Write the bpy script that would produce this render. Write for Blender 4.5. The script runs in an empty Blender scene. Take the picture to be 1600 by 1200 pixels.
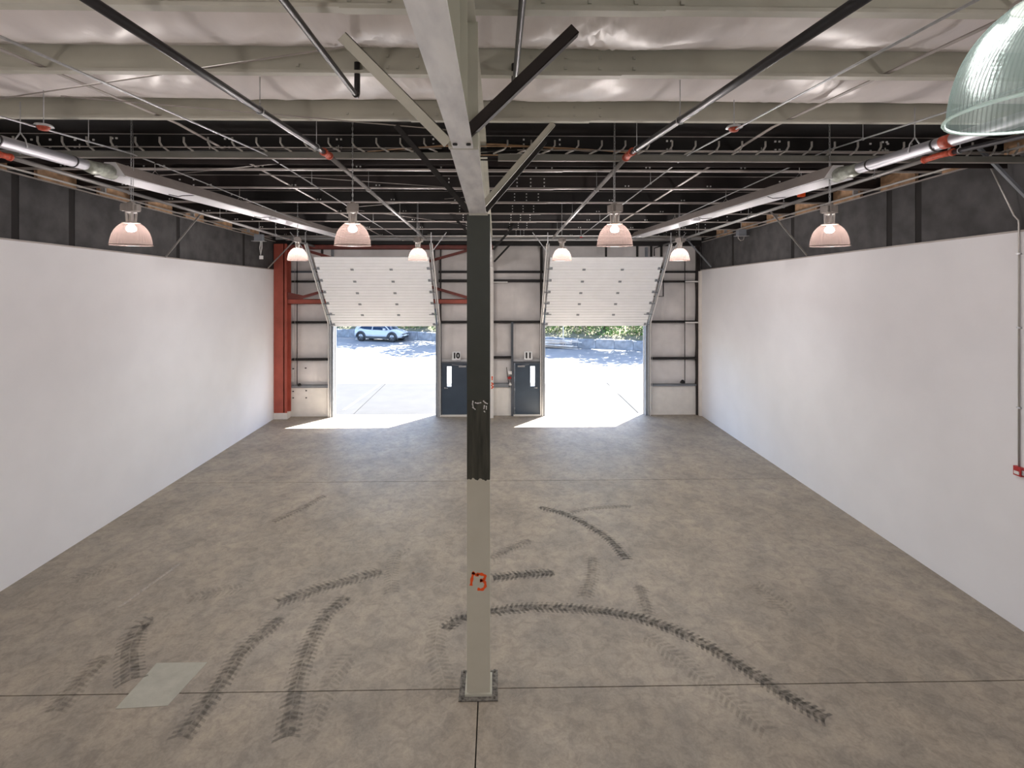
import bpy, bmesh, math, random
from mathutils import Vector, Matrix, noise
random.seed(11)
S = bpy.context.scene
COL = S.collection
PI = math.pi

# ------------------------------------------------------------------ camera, light, exposure
CX, CY, F, H = 791.4, 435.0, 800.0, 5.7          # principal column, horizon row, focal length (px), eye height
YAW = math.radians(1.1)
cd = bpy.data.cameras.new('camera'); cam = bpy.data.objects.new('camera', cd); COL.objects.link(cam)
cam.location = (0, 0, H); cam.rotation_euler = (PI/2, 0, -YAW)
cd.sensor_width = 36; cd.lens = 18; cd.clip_start = 0.05; cd.clip_end = 400
cd.shift_x = (800-CX)/1600; cd.shift_y = -(600-CY)/1600
S.camera = cam
S.view_settings.view_transform = 'Standard'; S.view_settings.look = 'None'
S.view_settings.exposure = 0.0; S.view_settings.gamma = 1.0; S.view_settings.use_curve_mapping = False

SUN_DIR = Vector((1.45, 1.70, 3.77)).normalized()   # towards the sun
w = bpy.data.worlds.new('sky'); S.world = w; w.use_nodes = True
nt = w.node_tree; nt.nodes.clear()
sky = nt.nodes.new('ShaderNodeTexSky'); sky.sky_type = 'NISHITA'; sky.sun_disc = False
sky.sun_elevation = math.asin(SUN_DIR.z); sky.sun_rotation = math.atan2(SUN_DIR.x, SUN_DIR.y)
sky.air_density = 1.0; sky.dust_density = 1.2; sky.ozone_density = 2.0
bg = nt.nodes.new('ShaderNodeBackground'); bg.inputs[1].default_value = 1.05
out = nt.nodes.new('ShaderNodeOutputWorld')
nt.links.new(sky.outputs[0], bg.inputs[0]); nt.links.new(bg.outputs[0], out.inputs[0])
sl = bpy.data.lights.new('sun', 'SUN'); sl.energy = 44.0; sl.angle = math.radians(0.55); sl.color = (1, 0.97, 0.93)
so = bpy.data.objects.new('sun', sl); COL.objects.link(so)
so.rotation_euler = (-SUN_DIR).to_track_quat('-Z', 'Y').to_euler(); so.location = (20, 30, 40)
LAMP_W = 150.0

def at(px, py, Y):
    """point of the hall that the photograph shows at a pixel, given its distance Y along the hall"""
    r = (px-CX)/F; u = (CY-py)/F; s, c = math.sin(YAW), math.cos(YAW)
    dx, dy = s+r*c, c-r*s
    return Vector((Y*dx/dy, Y, H+Y*u/dy))
def fl(px, py, z=0.0):
    """point of the floor seen at a pixel"""
    r = (px-CX)/F; u = (CY-py)/F; s, c = math.sin(YAW), math.cos(YAW)
    t = (z-H)/u
    return Vector((t*(s+r*c), t*(c-r*s), z))

# ------------------------------------------------------------------ materials
MATS = {}
def mat(name, col, rough=0.6, metal=0.0, var=0.12, scale=3.0, bump=0.0, bscale=30.0, spec=0.5, col2=None, stretch=None):
    m = bpy.data.materials.new(name); m.use_nodes = True; n = m.node_tree; b = n.nodes['Principled BSDF']
    b.inputs['Roughness'].default_value = rough; b.inputs['Metallic'].default_value = metal
    b.inputs['Specular IOR Level'].default_value = spec
    tc = n.nodes.new('ShaderNodeTexCoord'); co = tc.outputs['Object']
    if stretch:
        mp = n.nodes.new('ShaderNodeMapping'); mp.inputs['Scale'].default_value = stretch
        n.links.new(co, mp.inputs[0]); co = mp.outputs[0]
    nz = n.nodes.new('ShaderNodeTexNoise'); nz.inputs['Scale'].default_value = scale; nz.inputs['Detail'].default_value = 6
    n.links.new(co, nz.inputs['Vector'])
    rp = n.nodes.new('ShaderNodeValToRGB')
    c2 = col2 if col2 else tuple(min(1, c*(1+var)) for c in col)
    c1 = col if col2 else tuple(c*(1-var) for c in col)
    rp.color_ramp.elements[0].position = 0.32; rp.color_ramp.elements[1].position = 0.68
    rp.color_ramp.elements[0].color = (*c1, 1); rp.color_ramp.elements[1].color = (*c2, 1)
    n.links.new(nz.outputs['Fac'], rp.inputs[0]); n.links.new(rp.outputs[0], b.inputs['Base Color'])
    if bump:
        n2 = n.nodes.new('ShaderNodeTexNoise'); n2.inputs['Scale'].default_value = bscale; n2.inputs['Detail'].default_value = 4
        bp = n.nodes.new('ShaderNodeBump'); bp.inputs['Strength'].default_value = bump; bp.inputs['Distance'].default_value = 0.02
        n.links.new(co, n2.inputs['Vector']); n.links.new(n2.outputs['Fac'], bp.inputs['Height'])
        n.links.new(bp.outputs[0], b.inputs['Normal'])
    MATS[name] = m; return m

mat('wall_white', (0.85, 0.845, 0.875), 0.75, var=0.02, scale=1.2, bump=0.05, bscale=12)
mat('wall_dark', (0.075, 0.073, 0.076), 0.85, var=0.3, scale=2.5, bump=0.1)
mat('black_gap', (0.02, 0.018, 0.018), 0.9)
mat('olive_steel', (0.56, 0.55, 0.465), 0.5, var=0.10, scale=1.5, bump=0.04, bscale=8)
mat('olive_light', (0.54, 0.53, 0.46), 0.5, var=0.08)
mat('dark_steel', (0.014, 0.012, 0.012), 0.6, var=0.3, scale=2)
mat('dark_brown', (0.026, 0.018, 0.017), 0.6, var=0.3, scale=2)
mat('flange_grey', (0.42, 0.38, 0.36), 0.5, var=0.12, scale=4)
mat('beam_silver', (0.90, 0.90, 0.92), 0.42, var=0.18, scale=3, bump=0.10, bscale=7, stretch=(3, .8, 3))
mat('black_pipe', (0.045, 0.043, 0.048), 0.35, metal=0.4)
mat('galvanised', (0.52, 0.53, 0.55), 0.38, metal=0.6, var=0.1, scale=20)
mat('grey_conduit', (0.50, 0.48, 0.46), 0.4, metal=0.5)
mat('duct_metal', (0.46, 0.46, 0.50), 0.42, metal=0.7, var=0.06)
mat('pipe_grey', (0.30, 0.29, 0.29), 0.4, metal=0.4)
mat('tray_grey', (0.22, 0.22, 0.20), 0.5)
mat('hook_grey', (0.62, 0.60, 0.57), 0.5)
mat('cup_green', (0.30, 0.32, 0.28), 0.4, metal=.3, var=.3, scale=12)
mat('hood_outer', (0.36, 0.32, 0.30), 0.55, metal=0.1, var=0.08)
mat('hood_inner', (0.78, 0.78, 0.82), 0.35, var=0.03)
mat('red_steel', (0.42, 0.095, 0.065), 0.55, var=0.15, scale=2)
mat('red_dark', (0.20, 0.045, 0.035), 0.55, var=0.2)
mat('orange_red', (0.50, 0.085, 0.045), 0.5, var=0.25, scale=30)
mat('spray_orange', (0.90, 0.10, 0.01), 0.6, var=0.05)
mat('tan_board', (0.52, 0.33, 0.20), 0.8, var=0.3, scale=6)
mat('insul_wall', (0.80, 0.77, 0.76), 0.6, var=0.09, scale=1.4, bump=0.3, bscale=3)
mat('insul_roof', (0.84, 0.79, 0.785), 0.35, var=0.10, scale=2.0, bump=0.35, bscale=4, stretch=(1, .25, 1))
mat('plinth_white', (0.86, 0.83, 0.79), 0.75, var=0.05)
mat('door_panel', (0.90, 0.92, 0.945), 0.45, var=0.02)
mat('door_blue', (0.060, 0.085, 0.12), 0.4, var=0.10, scale=2)
mat('frame_slate', (0.10, 0.115, 0.14), 0.5, var=0.1)
mat('jamb_steel', (0.24, 0.26, 0.29), 0.5, var=0.1)
mat('white_paint', (0.80, 0.79, 0.78), 0.5, var=0.03)
mat('black_plastic', (0.012, 0.012, 0.014), 0.5)
mat('lamp_grey', (0.36, 0.33, 0.31), 0.5, var=0.08)
mat('red_plastic', (0.45, 0.02, 0.02), 0.35, var=0.05)
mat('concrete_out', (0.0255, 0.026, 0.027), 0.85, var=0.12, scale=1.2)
mat('asphalt', (0.175, 0.178, 0.182), 0.9, var=0.10, scale=.8)
mat('line_paint', (0.07, 0.07, 0.07), 0.7)
mat('block', (0.21, 0.22, 0.24), 0.9, var=0.28, scale=2.5, bump=0.4, bscale=8)
mat('bank', (0.15, 0.13, 0.09), 0.95, col2=(0.09, 0.10, 0.05), scale=.9, bump=.4, bscale=5)
mat('leaf_green', (0.055, 0.11, 0.018), 0.6, col2=(0.12, 0.19, 0.03), scale=1.5)
mat('leaf_tan', (0.24, 0.20, 0.13), 0.7, col2=(0.16, 0.17, 0.08), scale=1.5)
mat('leaf_tree', (0.05, 0.12, 0.02), 0.6, col2=(0.12, 0.22, 0.04), scale=.6)
mat('bark', (0.14, 0.10, 0.07), 0.9, bump=.5)
mat('wood_old', (0.62, 0.58, 0.54), 0.8, col2=(0.42, 0.34, 0.28), scale=2)
mat('car_white', (0.38, 0.41, 0.45), 0.25, var=0.02)
mat('car_black', (0.03, 0.033, 0.04), 0.5)
mat('car_glass', (0.012, 0.03, 0.07), 0.08, var=0.1)
mat('rubber', (0.02, 0.02, 0.022), 0.8)
mat('rim', (0.10, 0.11, 0.13), 0.4, metal=0.3)
mat('headlamp', (0.75, 0.8, 0.85), 0.15)
mat('cable_black', (0.015, 0.015, 0.016), 0.6)
mat('grout', (0.075, 0.068, 0.06), 0.8, col2=(0.26, 0.24, 0.21), scale=22, bump=.6, bscale=40)
mat('lite_pane', (0.80, 0.85, 0.9), 0.2, var=0.02)
mat('patch_conc', (0.40, 0.385, 0.325), 0.7, var=0.10, scale=4, bump=.1)
mat('scuff_white', (0.85, 0.85, 0.83), 0.6)

def m_concrete_floor():
    m = bpy.data.materials.new('concrete_floor'); m.use_nodes = True; n = m.node_tree; b = n.nodes['Principled BSDF']
    L = n.links.new
    geo = n.nodes.new('ShaderNodeNewGeometry'); co = geo.outputs['Position']
    def nz(scale, det=6, rough=.6, dist=0, st=None):
        t = n.nodes.new('ShaderNodeTexNoise'); t.inputs['Scale'].default_value = scale; t.inputs['Detail'].default_value = det
        t.inputs['Roughness'].default_value = rough; t.inputs['Distortion'].default_value = dist
        if st:
            mp = n.nodes.new('ShaderNodeMapping'); mp.inputs['Scale'].default_value = st; mp.inputs['Rotation'].default_value = (0, 0, .5)
            L(co, mp.inputs[0]); L(mp.outputs[0], t.inputs['Vector'])
        else: L(co, t.inputs['Vector'])
        return t.outputs['Fac']
    def ramp(v, p0, p1, c0, c1):
        r = n.nodes.new('ShaderNodeValToRGB'); r.color_ramp.elements[0].position = p0; r.color_ramp.elements[1].position = p1
        r.color_ramp.elements[0].color = (*c0, 1); r.color_ramp.elements[1].color = (*c1, 1); L(v, r.inputs[0]); return r.outputs[0]
    def mul(a, b_, f=1.0):
        x = n.nodes.new('ShaderNodeMix'); x.data_type = 'RGBA'; x.blend_type = 'MULTIPLY'; x.inputs[0].default_value = f
        L(a, x.inputs[6]); L(b_, x.inputs[7]); return x.outputs[2]
    base = ramp(nz(.45, 5), .35, .68, (.315, .266, .210), (.390, .335, .268))
    c = mul(base, ramp(nz(1.6, 8, .65, .4, (1, .75, 1)), .38, .62, (.82, .83, .85), (1.07, 1.06, 1.04)))
    c = mul(c, ramp(nz(.9, 9, .72, 1.2), .60, .74, (1, 1, 1), (.72, .72, .73)))
    c = mul(c, ramp(nz(5.5, 8, .7, .8), .38, .56, (.80, .80, .82), (1.05, 1.05, 1.05)))
    c = mul(c, ramp(nz(26, 4, .7), .30, .62, (.86, .86, .86), (1.04, 1.04, 1.04)))
    c = mul(c, ramp(nz(60, 2, .7), .68, .74, (1, 1, 1), (1.25, 1.25, 1.25)))
    L(c, b.inputs['Base Color'])
    rr = n.nodes.new('ShaderNodeMapRange'); rr.inputs[3].default_value = .42; rr.inputs[4].default_value = .62
    L(nz(2.2, 5), rr.inputs[0]); L(rr.outputs[0], b.inputs['Roughness'])
    bp = n.nodes.new('ShaderNodeBump'); bp.inputs['Strength'].default_value = .12; bp.inputs['Distance'].default_value = .004
    L(nz(30, 5), bp.inputs['Height']); L(bp.outputs[0], b.inputs['Normal'])
    MATS['concrete_floor'] = m
m_concrete_floor()

def m_mark(name, col, alpha, scale=9, lo=.35, hi=.6):
    m = bpy.data.materials.new(name); m.use_nodes = True; n = m.node_tree; b = n.nodes['Principled BSDF']
    b.inputs['Base Color'].default_value = (*col, 1); b.inputs['Roughness'].default_value = .7
    geo = n.nodes.new('ShaderNodeNewGeometry'); t = n.nodes.new('ShaderNodeTexNoise'); t.inputs['Scale'].default_value = scale
    t.inputs['Detail'].default_value = 6; n.links.new(geo.outputs['Position'], t.inputs['Vector'])
    r = n.nodes.new('ShaderNodeMapRange'); r.inputs[1].default_value = lo; r.inputs[2].default_value = hi
    r.inputs[3].default_value = alpha*.25; r.inputs[4].default_value = alpha
    n.links.new(t.outputs['Fac'], r.inputs[0]); n.links.new(r.outputs[0], b.inputs['Alpha'])
    MATS[name] = m
m_mark('tyre_strong', (.085, .080, .072), .44)
m_mark('tyre_mid', (.09, .085, .075), .30)
m_mark('tyre_faint', (.10, .09, .08), .20)
m_mark('smear', (.12, .105, .09), .30, 5, .42, .62)
m_mark('chalk', (.62, .55, .48), .40, 12)

def m_column():
    m = bpy.data.materials.new('column_paint'); m.use_nodes = True; n = m.node_tree; b = n.nodes['Principled BSDF']; L = n.links.new
    b.inputs['Roughness'].default_value = .45
    geo = n.nodes.new('ShaderNodeNewGeometry'); sp = n.nodes.new('ShaderNodeSeparateXYZ'); L(geo.outputs['Position'], sp.inputs[0])
    mp = n.nodes.new('ShaderNodeMapping'); mp.inputs['Scale'].default_value = (14, 14, 1.6); L(geo.outputs['Position'], mp.inputs[0])
    t = n.nodes.new('ShaderNodeTexNoise'); t.inputs['Scale'].default_value = 1.0; t.inputs['Detail'].default_value = 5; L(mp.outputs[0], t.inputs['Vector'])
    a = n.nodes.new('ShaderNodeMath'); a.operation = 'MULTIPLY_ADD'; a.inputs[1].default_value = -.16; L(t.outputs['Fac'], a.inputs[0]); L(sp.outputs[2], a.inputs[2])
    g = n.nodes.new('ShaderNodeMath'); g.operation = 'GREATER_THAN'; g.inputs[1].default_value = 2.87; L(a.outputs[0], g.inputs[0])
    # painted zone: dark green black; lower third of it is worn darker with vertical streaks
    r1 = n.nodes.new('ShaderNodeValToRGB'); r1.color_ramp.elements[0].position = .35; r1.color_ramp.elements[1].position = .7
    r1.color_ramp.elements[0].color = (.022, .024, .018, 1); r1.color_ramp.elements[1].color = (.075, .075, .055, 1); L(t.outputs['Fac'], r1.inputs[0])
    r2 = n.nodes.new('ShaderNodeValToRGB'); r2.color_ramp.elements[0].color = (.036, .043, .035, 1); r2.color_ramp.elements[1].color = (.048, .056, .045, 1)
    t2 = n.nodes.new('ShaderNodeTexNoise'); t2.inputs['Scale'].default_value = 5; L(geo.outputs['Position'], t2.inputs['Vector']); L(t2.outputs['Fac'], r2.inputs[0])
    g2 = n.nodes.new('ShaderNodeMath'); g2.operation = 'GREATER_THAN'; g2.inputs[1].default_value = 4.04; L(sp.outputs[2], g2.inputs[0])
    mx = n.nodes.new('ShaderNodeMix'); mx.data_type = 'RGBA'; L(g2.outputs[0], mx.inputs[0]); L(r1.outputs[0], mx.inputs[6]); L(r2.outputs[0], mx.inputs[7])
    r3 = n.nodes.new('ShaderNodeValToRGB'); r3.color_ramp.elements[0].color = (.55, .53, .44, 1); r3.color_ramp.elements[1].color = (.61, .59, .50, 1); L(t2.outputs['Fac'], r3.inputs[0])
    my = n.nodes.new('ShaderNodeMix'); my.data_type = 'RGBA'; L(g.outputs[0], my.inputs[0]); L(r3.outputs[0], my.inputs[6]); L(mx.outputs[2], my.inputs[7])
    L(my.outputs[2], b.inputs['Base Color'])
    MATS['column_paint'] = m
m_column()

def m_shade(name, tint, col, alpha, edge):
    """ribbed clear acrylic: mostly passes light, scatters a little of the lamp inside it"""
    m = bpy.data.materials.new(name); m.use_nodes = True; n = m.node_tree; n.nodes.clear(); L = n.links.new
    o = n.nodes.new('ShaderNodeOutputMaterial'); tr = n.nodes.new('ShaderNodeBsdfTransparent'); tr.inputs[0].default_value = (*tint, 1)
    tl = n.nodes.new('ShaderNodeBsdfTranslucent'); tl.inputs[0].default_value = (*col, 1)
    df = n.nodes.new('ShaderNodeBsdfDiffuse'); df.inputs[0].default_value = (*col, 1)
    gl = n.nodes.new('ShaderNodeBsdfGlossy'); gl.inputs['Roughness'].default_value = .15
    a = n.nodes.new('ShaderNodeMixShader'); a.inputs[0].default_value = .5; L(tl.outputs[0], a.inputs[1]); L(df.outputs[0], a.inputs[2])
    fr = n.nodes.new('ShaderNodeLayerWeight'); fr.inputs[0].default_value = .3
    mr = n.nodes.new('ShaderNodeMapRange'); mr.inputs[3].default_value = alpha; mr.inputs[4].default_value = edge; L(fr.outputs['Facing'], mr.inputs[0])
    b_ = n.nodes.new('ShaderNodeMixShader'); L(mr.outputs[0], b_.inputs[0]); L(tr.outputs[0], b_.inputs[1]); L(a.outputs[0], b_.inputs[2])
    c = n.nodes.new('ShaderNodeMixShader'); c.inputs[0].default_value = .05; L(b_.outputs[0], c.inputs[1]); L(gl.outputs[0], c.inputs[2])
    L(c.outputs[0], o.inputs[0]); MATS[name] = m
m_shade('acrylic_pink', (.97, .90, .87), (.048, .034, .030), .42, .85)  # tint of the lamp glow is put into the acrylic and rim colours
m_shade('acrylic_green', (.93, .97, .95), (.050, .058, .055), .45, .9)
m_shade('rim_pink', (.97, .90, .87), (.13, .10, .09), .95, 1)
m_shade('rim_green', (.95, 1, .98), (.55, .60, .58), .95, 1)
def m_emit(name, col, s):
    m = bpy.data.materials.new(name); m.use_nodes = True; n = m.node_tree; b = n.nodes['Principled BSDF']
    b.inputs['Emission Color'].default_value = (*col, 1); b.inputs['Emission Strength'].default_value = s; b.inputs['Base Color'].default_value = (*col, 1)
    MATS[name] = m
m_emit('bulb_warm', (1, .80, .68), 14)
m_emit('bulb_cool', (.92, 1, .96), 4)

# ------------------------------------------------------------------ mesh helpers
class MB:
    def __init__(s): s.v = []; s.f = []; s.mi = []; s.smooth = []; s.cur = 0
    def add(s, vs, fs, smooth=False):
        o = len(s.v); s.v += [tuple(v) for v in vs]
        for f in fs: s.f.append(tuple(i+o for i in f)); s.mi.append(s.cur); s.smooth.append(smooth)
    def box(s, a, b):
        x0, y0, z0 = a; x1, y1, z1 = b
        s.add([(x0,y0,z0),(x1,y0,z0),(x1,y1,z0),(x0,y1,z0),(x0,y0,z1),(x1,y0,z1),(x1,y1,z1),(x0,y1,z1)],
              [(3,2,1,0),(4,5,6,7),(0,1,5,4),(1,2,6,5),(2,3,7,6),(3,0,4,7)]); return s
    def hexa(s, p):   # 8 corners, bottom 4 then top 4
        s.add(p, [(3,2,1,0),(4,5,6,7),(0,1,5,4),(1,2,6,5),(2,3,7,6),(3,0,4,7)]); return s
    def bar(s, a, b, w, h, up=(0,0,1)):
        a, b = Vector(a), Vector(b); d = (b-a).normalized(); u = Vector(up)
        x = d.cross(u)
        if x.length < 1e-4: x = d.cross(Vector((1,0,0)))
        x.normalize(); u = x.cross(d).normalized(); x *= w/2; u = u*(h/2)
        s.hexa([a-x-u, a+x-u, b+x-u, b-x-u, a-x+u, a+x+u, b+x+u, b-x+u]); return s
    def tube(s, pts, r, n=8, closed=False, caps=True):
        pts = [Vector(p) for p in pts]; rs = r if isinstance(r, (list, tuple)) else [r]*len(pts)
        o = []; prev = None
        for i, p in enumerate(pts):
            if closed: d = (pts[(i+1) % len(pts)]-pts[i-1]).normalized()
            else: d = (pts[min(i+1, len(pts)-1)]-pts[max(i-1, 0)]).normalized()
            if prev is None:
                x = d.cross(Vector((0,0,1)));  x = d.cross(Vector((1,0,0))) if x.length < 1e-3 else x
            else: x = prev - d*prev.dot(d)
            x.normalize(); prev = x; y = d.cross(x)
            for k in range(n):
                a = 2*PI*k/n; o.append(p+(x*math.cos(a)+y*math.sin(a))*rs[i])
        fs = []; m = len(pts)
        for i in range(m if closed else m-1):
            for k in range(n):
                a = i*n+k; b = i*n+(k+1) % n; j = (i+1) % m
                fs.append((a, b, j*n+(k+1) % n, j*n+k))
        if caps and not closed: fs.append(tuple(range(n-1, -1, -1))); fs.append(tuple((m-1)*n+k for k in range(n)))
        s.add(o, fs, True); return s
    def lathe(s, prof, n=24, c=(0,0,0), rib=0.0, cap=False):
        vs = []; fs = []
        for (r, z) in prof:
            for k in range(n):
                a = 2*PI*k/n; rr = r+(rib if k % 2 else -rib)
                vs.append((c[0]+rr*math.cos(a), c[1]+rr*math.sin(a), c[2]+z))
        for i in range(len(prof)-1):
            for k in range(n): fs.append((i*n+k, i*n+(k+1) % n, (i+1)*n+(k+1) % n, (i+1)*n+k))
        if cap: fs.append(tuple(range(n-1, -1, -1))); fs.append(tuple((len(prof)-1)*n+k for k in range(n)))
        s.add(vs, fs, rib == 0); return s
    def prism(s, poly, a, b):   # polygon of 2D points swept: a,b functions mapping (u,v)->3D at both ends
        n = len(poly); vs = [a(*p) for p in poly]+[b(*p) for p in poly]
        fs = [tuple(range(n-1, -1, -1)), tuple(range(n, 2*n))]+[(i, (i+1) % n, n+(i+1) % n, n+i) for i in range(n)]
        s.add(vs, fs); return s
    def mesh(s, name, mats):
        me = bpy.data.meshes.new(name); me.from_pydata(s.v, [], s.f)
        for m in (mats if isinstance(mats, (list, tuple)) else [mats]): me.materials.append(MATS[m])
        for i, p in enumerate(me.polygons): p.material_index = s.mi[i]; p.use_smooth = s.smooth[i]
        bm = bmesh.new(); bm.from_mesh(me); bmesh.ops.recalc_face_normals(bm, faces=bm.faces); bm.to_mesh(me); bm.free()
        me.update(); return me
    def build(s, name, mats, parent=None, loc=None, **kw):
        o = bpy.data.objects.new(name, s.mesh(name, mats)); COL.objects.link(o)
        if loc: o.location = loc
        if parent:
            o.parent = parent
            if loc is None: o.matrix_parent_inverse = Matrix.Translation(-Vector(parent_loc(parent)))
        for k, v in kw.items(): o[k] = v
        return o
def parent_loc(p):
    l = Vector(p.location)
    return l
def empty(name, loc, label=None, cat=None, group=None, kind=None, rz=0):
    o = bpy.data.objects.new(name, None); COL.objects.link(o); o.location = loc; o.rotation_euler[2] = rz; o.empty_display_size = .2
    return tag(o, label, cat, group, kind)
def tag(o, label=None, cat=None, group=None, kind=None):
    if label: o['label'] = label
    if cat: o['category'] = cat
    if group: o['group'] = group
    if kind: o['kind'] = kind
    return o
def link_mesh(name, me, parent, loc=(0,0,0), rot=(0,0,0)):
    o = bpy.data.objects.new(name, me); COL.objects.link(o); o.parent = parent; o.location = loc; o.rotation_euler = rot; return o
def children(o, table=[None]):
    return [c for c in COL.objects if c.parent == o]
def copy_tree(o, parent=None):
    c = o.copy(); COL.objects.link(c)
    if parent: c.parent = parent
    for ch in children(o): copy_tree(ch, c)
    return c
def text_part(s, size, name, m, parent, loc, rot, off=0.0, sx=1.0, extr=.002):
    cu = bpy.data.curves.new(name, 'FONT'); cu.body = s; cu.size = size; cu.extrude = extr; cu.align_x = 'CENTER'; cu.align_y = 'CENTER'; cu.offset = off
    t = bpy.data.objects.new(name, cu); COL.objects.link(t); dg = bpy.context.evaluated_depsgraph_get()
    me = bpy.data.meshes.new_from_object(t.evaluated_get(dg)); bpy.data.objects.remove(t)
    me.materials.clear(); me.materials.append(MATS[m])
    o = bpy.data.objects.new(name, me); COL.objects.link(o); o.parent = parent; o.location = loc; o.rotation_euler = rot; o.scale = (sx, 1, 1); return o

XL, XR, YB, YF, YRG = -9.03, 8.50, 21.3, -7.0, 7.3     # left, right, back wall; wall behind camera; ridge line
SL = 0.0417
def zb(Y): return 7.83-SL*abs(Y-YRG)                    # underside of the purlins
PH = 0.30
def wtop(Y): return 6.72-0.0325*Y                       # top of white side walls

# ------------------------------------------------------------------ setting: floor
floor = empty('floor', (0, 0, 0), 'grey brown worn concrete hall floor with tyre marks', 'floor', kind='structure')
XJ = -0.25; g = .008
ys = [YF, 7.12, 14.42, YB+.25]; xs = [XL-.3, XJ, XR+.3]
for i in range(2):
    for j in range(3):
        MB().box((xs[i]+g, ys[j]+g, -.2), (xs[i+1]-g, ys[j+1]-g, 0)).build('concrete_slab', 'concrete_floor', floor)
MB().box((xs[0], ys[0], -.24), (xs[2], ys[3], -.2)).build('joint_bed', 'black_gap', floor)
p = [fl(245, 1036), fl(324, 1035), fl(262, 1103), fl(180, 1108)]
MB().hexa([p[3]+Vector((0,0,.0005)), p[2]+Vector((0,0,.0005)), p[1]+Vector((0,0,.0005)), p[0]+Vector((0,0,.0005)),
           p[3]+Vector((0,0,.004)), p[2]+Vector((0,0,.004)), p[1]+Vector((0,0,.004)), p[0]+Vector((0,0,.004))]).build('repair_patch', 'patch_conc', floor, label='pale square concrete repair patch')

def catmull(P, n):
    o = []
    for i in range(len(P)-1):
        a = P[max(i-1, 0)]; b = P[i]; c = P[i+1]; d = P[min(i+2, len(P)-1)]
        for k in range(n):
            t = k/n; o.append(.5*((2*b)+(c-a)*t+(2*a-5*b+4*c-d)*t*t+(3*b-a-3*c+d)*t*t*t))
    o.append(P[-1]); return o
MZ = [0.0012]
def track(pix, width, m, pitch=.085, fill=.62):
    P = catmull([fl(*q) for q in pix], 24); z = MZ[0]; MZ[0] += .0004
    mb = MB(); acc = 0; k = 0
    pos = [P[0]]; 
    # resample at pitch
    for i in range(1, len(P)):
        seg = P[i]-P[i-1]; L = seg.length
        while acc+L >= pitch:
            t = (pitch-acc)/L; q = P[i-1]+seg*t; pos.append(q); P[i-1] = q; seg = P[i]-q; L = seg.length; acc = 0
        acc += L
    for i in range(len(pos)-1):
        d = (pos[i+1]-pos[i]).normalized(); nrm = Vector((-d.y, d.x, 0)); c = pos[i]
        for sgn in (-1, 1):
            wv = width*(.52+random.uniform(-.02, .05)); lag = wv*.42; th = pitch*.60
            a = c+nrm*sgn*width*.03; b = c+nrm*sgn*wv-d*lag
            mb.add([(a-d*th*.1)[:2]+(z,), (a+d*th)[:2]+(z,), (b+d*th*.8)[:2]+(z,), b[:2]+(z,)], [(0,1,2,3)])
        if fill > 0:
            a = c; b = pos[i+1]; q = nrm*width*fill*.5
            mb.add([(a-q-d*lag*.3)[:2]+(z,), (b-q-d*lag*.3)[:2]+(z,), (b+q-d*lag*.3)[:2]+(z,), (a+q-d*lag*.3)[:2]+(z,)], [(0,1,2,3)])
    mb.build('tyre_mark', m, floor)
track([(1288,1122),(1250,1100),(1210,1075),(1160,1042),(1110,1012),(1060,987),(1010,969),(960,958),(900,951),(830,949),(760,957),(715,969),(692,988)], .26, 'tyre_strong')
track([(772,903),(820,898),(870,895)], .27, 'tyre_strong')
track([(978,873),(955,846),(925,825),(890,806),(842,792)], .24, 'tyre_strong')
track([(893,801),(930,794),(988,791)], .20, 'tyre_faint')
track([(436,941),(480,926),(540,908),(602,892)], .34, 'tyre_mid')
track([(448,1150),(463,1070),(475,1030),(490,995),(510,960),(548,928)], .30, 'tyre_mid')
track([(285,1150),(330,1088),(355,1052),(380,1015),(410,990),(442,962)], .30, 'tyre_mid')
track([(204,1062),(203,1015),(218,980),(243,968)], .36, 'tyre_mid')
track([(85,1110),(125,1065),(172,1018)], .34, 'tyre_faint')
track([(768,872),(800,856),(832,843)], .26, 'tyre_faint')
track([(428,815),(470,795),(512,772)], .26, 'tyre_faint')
track([(1195,1140),(1150,1102),(1100,1062),(1050,1022),(1000,988)], .30, 'tyre_faint', fill=0)
track([(915,932),(924,900),(926,868)], .28, 'tyre_faint')
track([(1012,960),(1006,935),(998,912)], .26, 'tyre_faint')
track([(612,925),(612,895),(622,866),(650,862)], .26, 'tyre_faint', fill=0)
track([(300,935),(345,925),(390,918)], .3, 'tyre_faint', fill=0)
track([(120,905),(160,890),(190,880)], .3, 'tyre_faint', fill=0)
track([(480,1140),(520,1060),(560,1015)], .3, 'tyre_faint', fill=0)
track([(700,1090),(690,1050),(680,1010),(690,955)], .3, 'tyre_faint', fill=0)
track([(1180,915),(1215,940),(1240,960)], .32, 'tyre_faint', fill=0)
mb = MB(); a, b = fl(186, 949), fl(280, 881); mb.bar(a+Vector((0,0,.0009)), b+Vector((0,0,.0009)), .07, .0004); mb.build('scrape_mark', 'chalk', floor)

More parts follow.
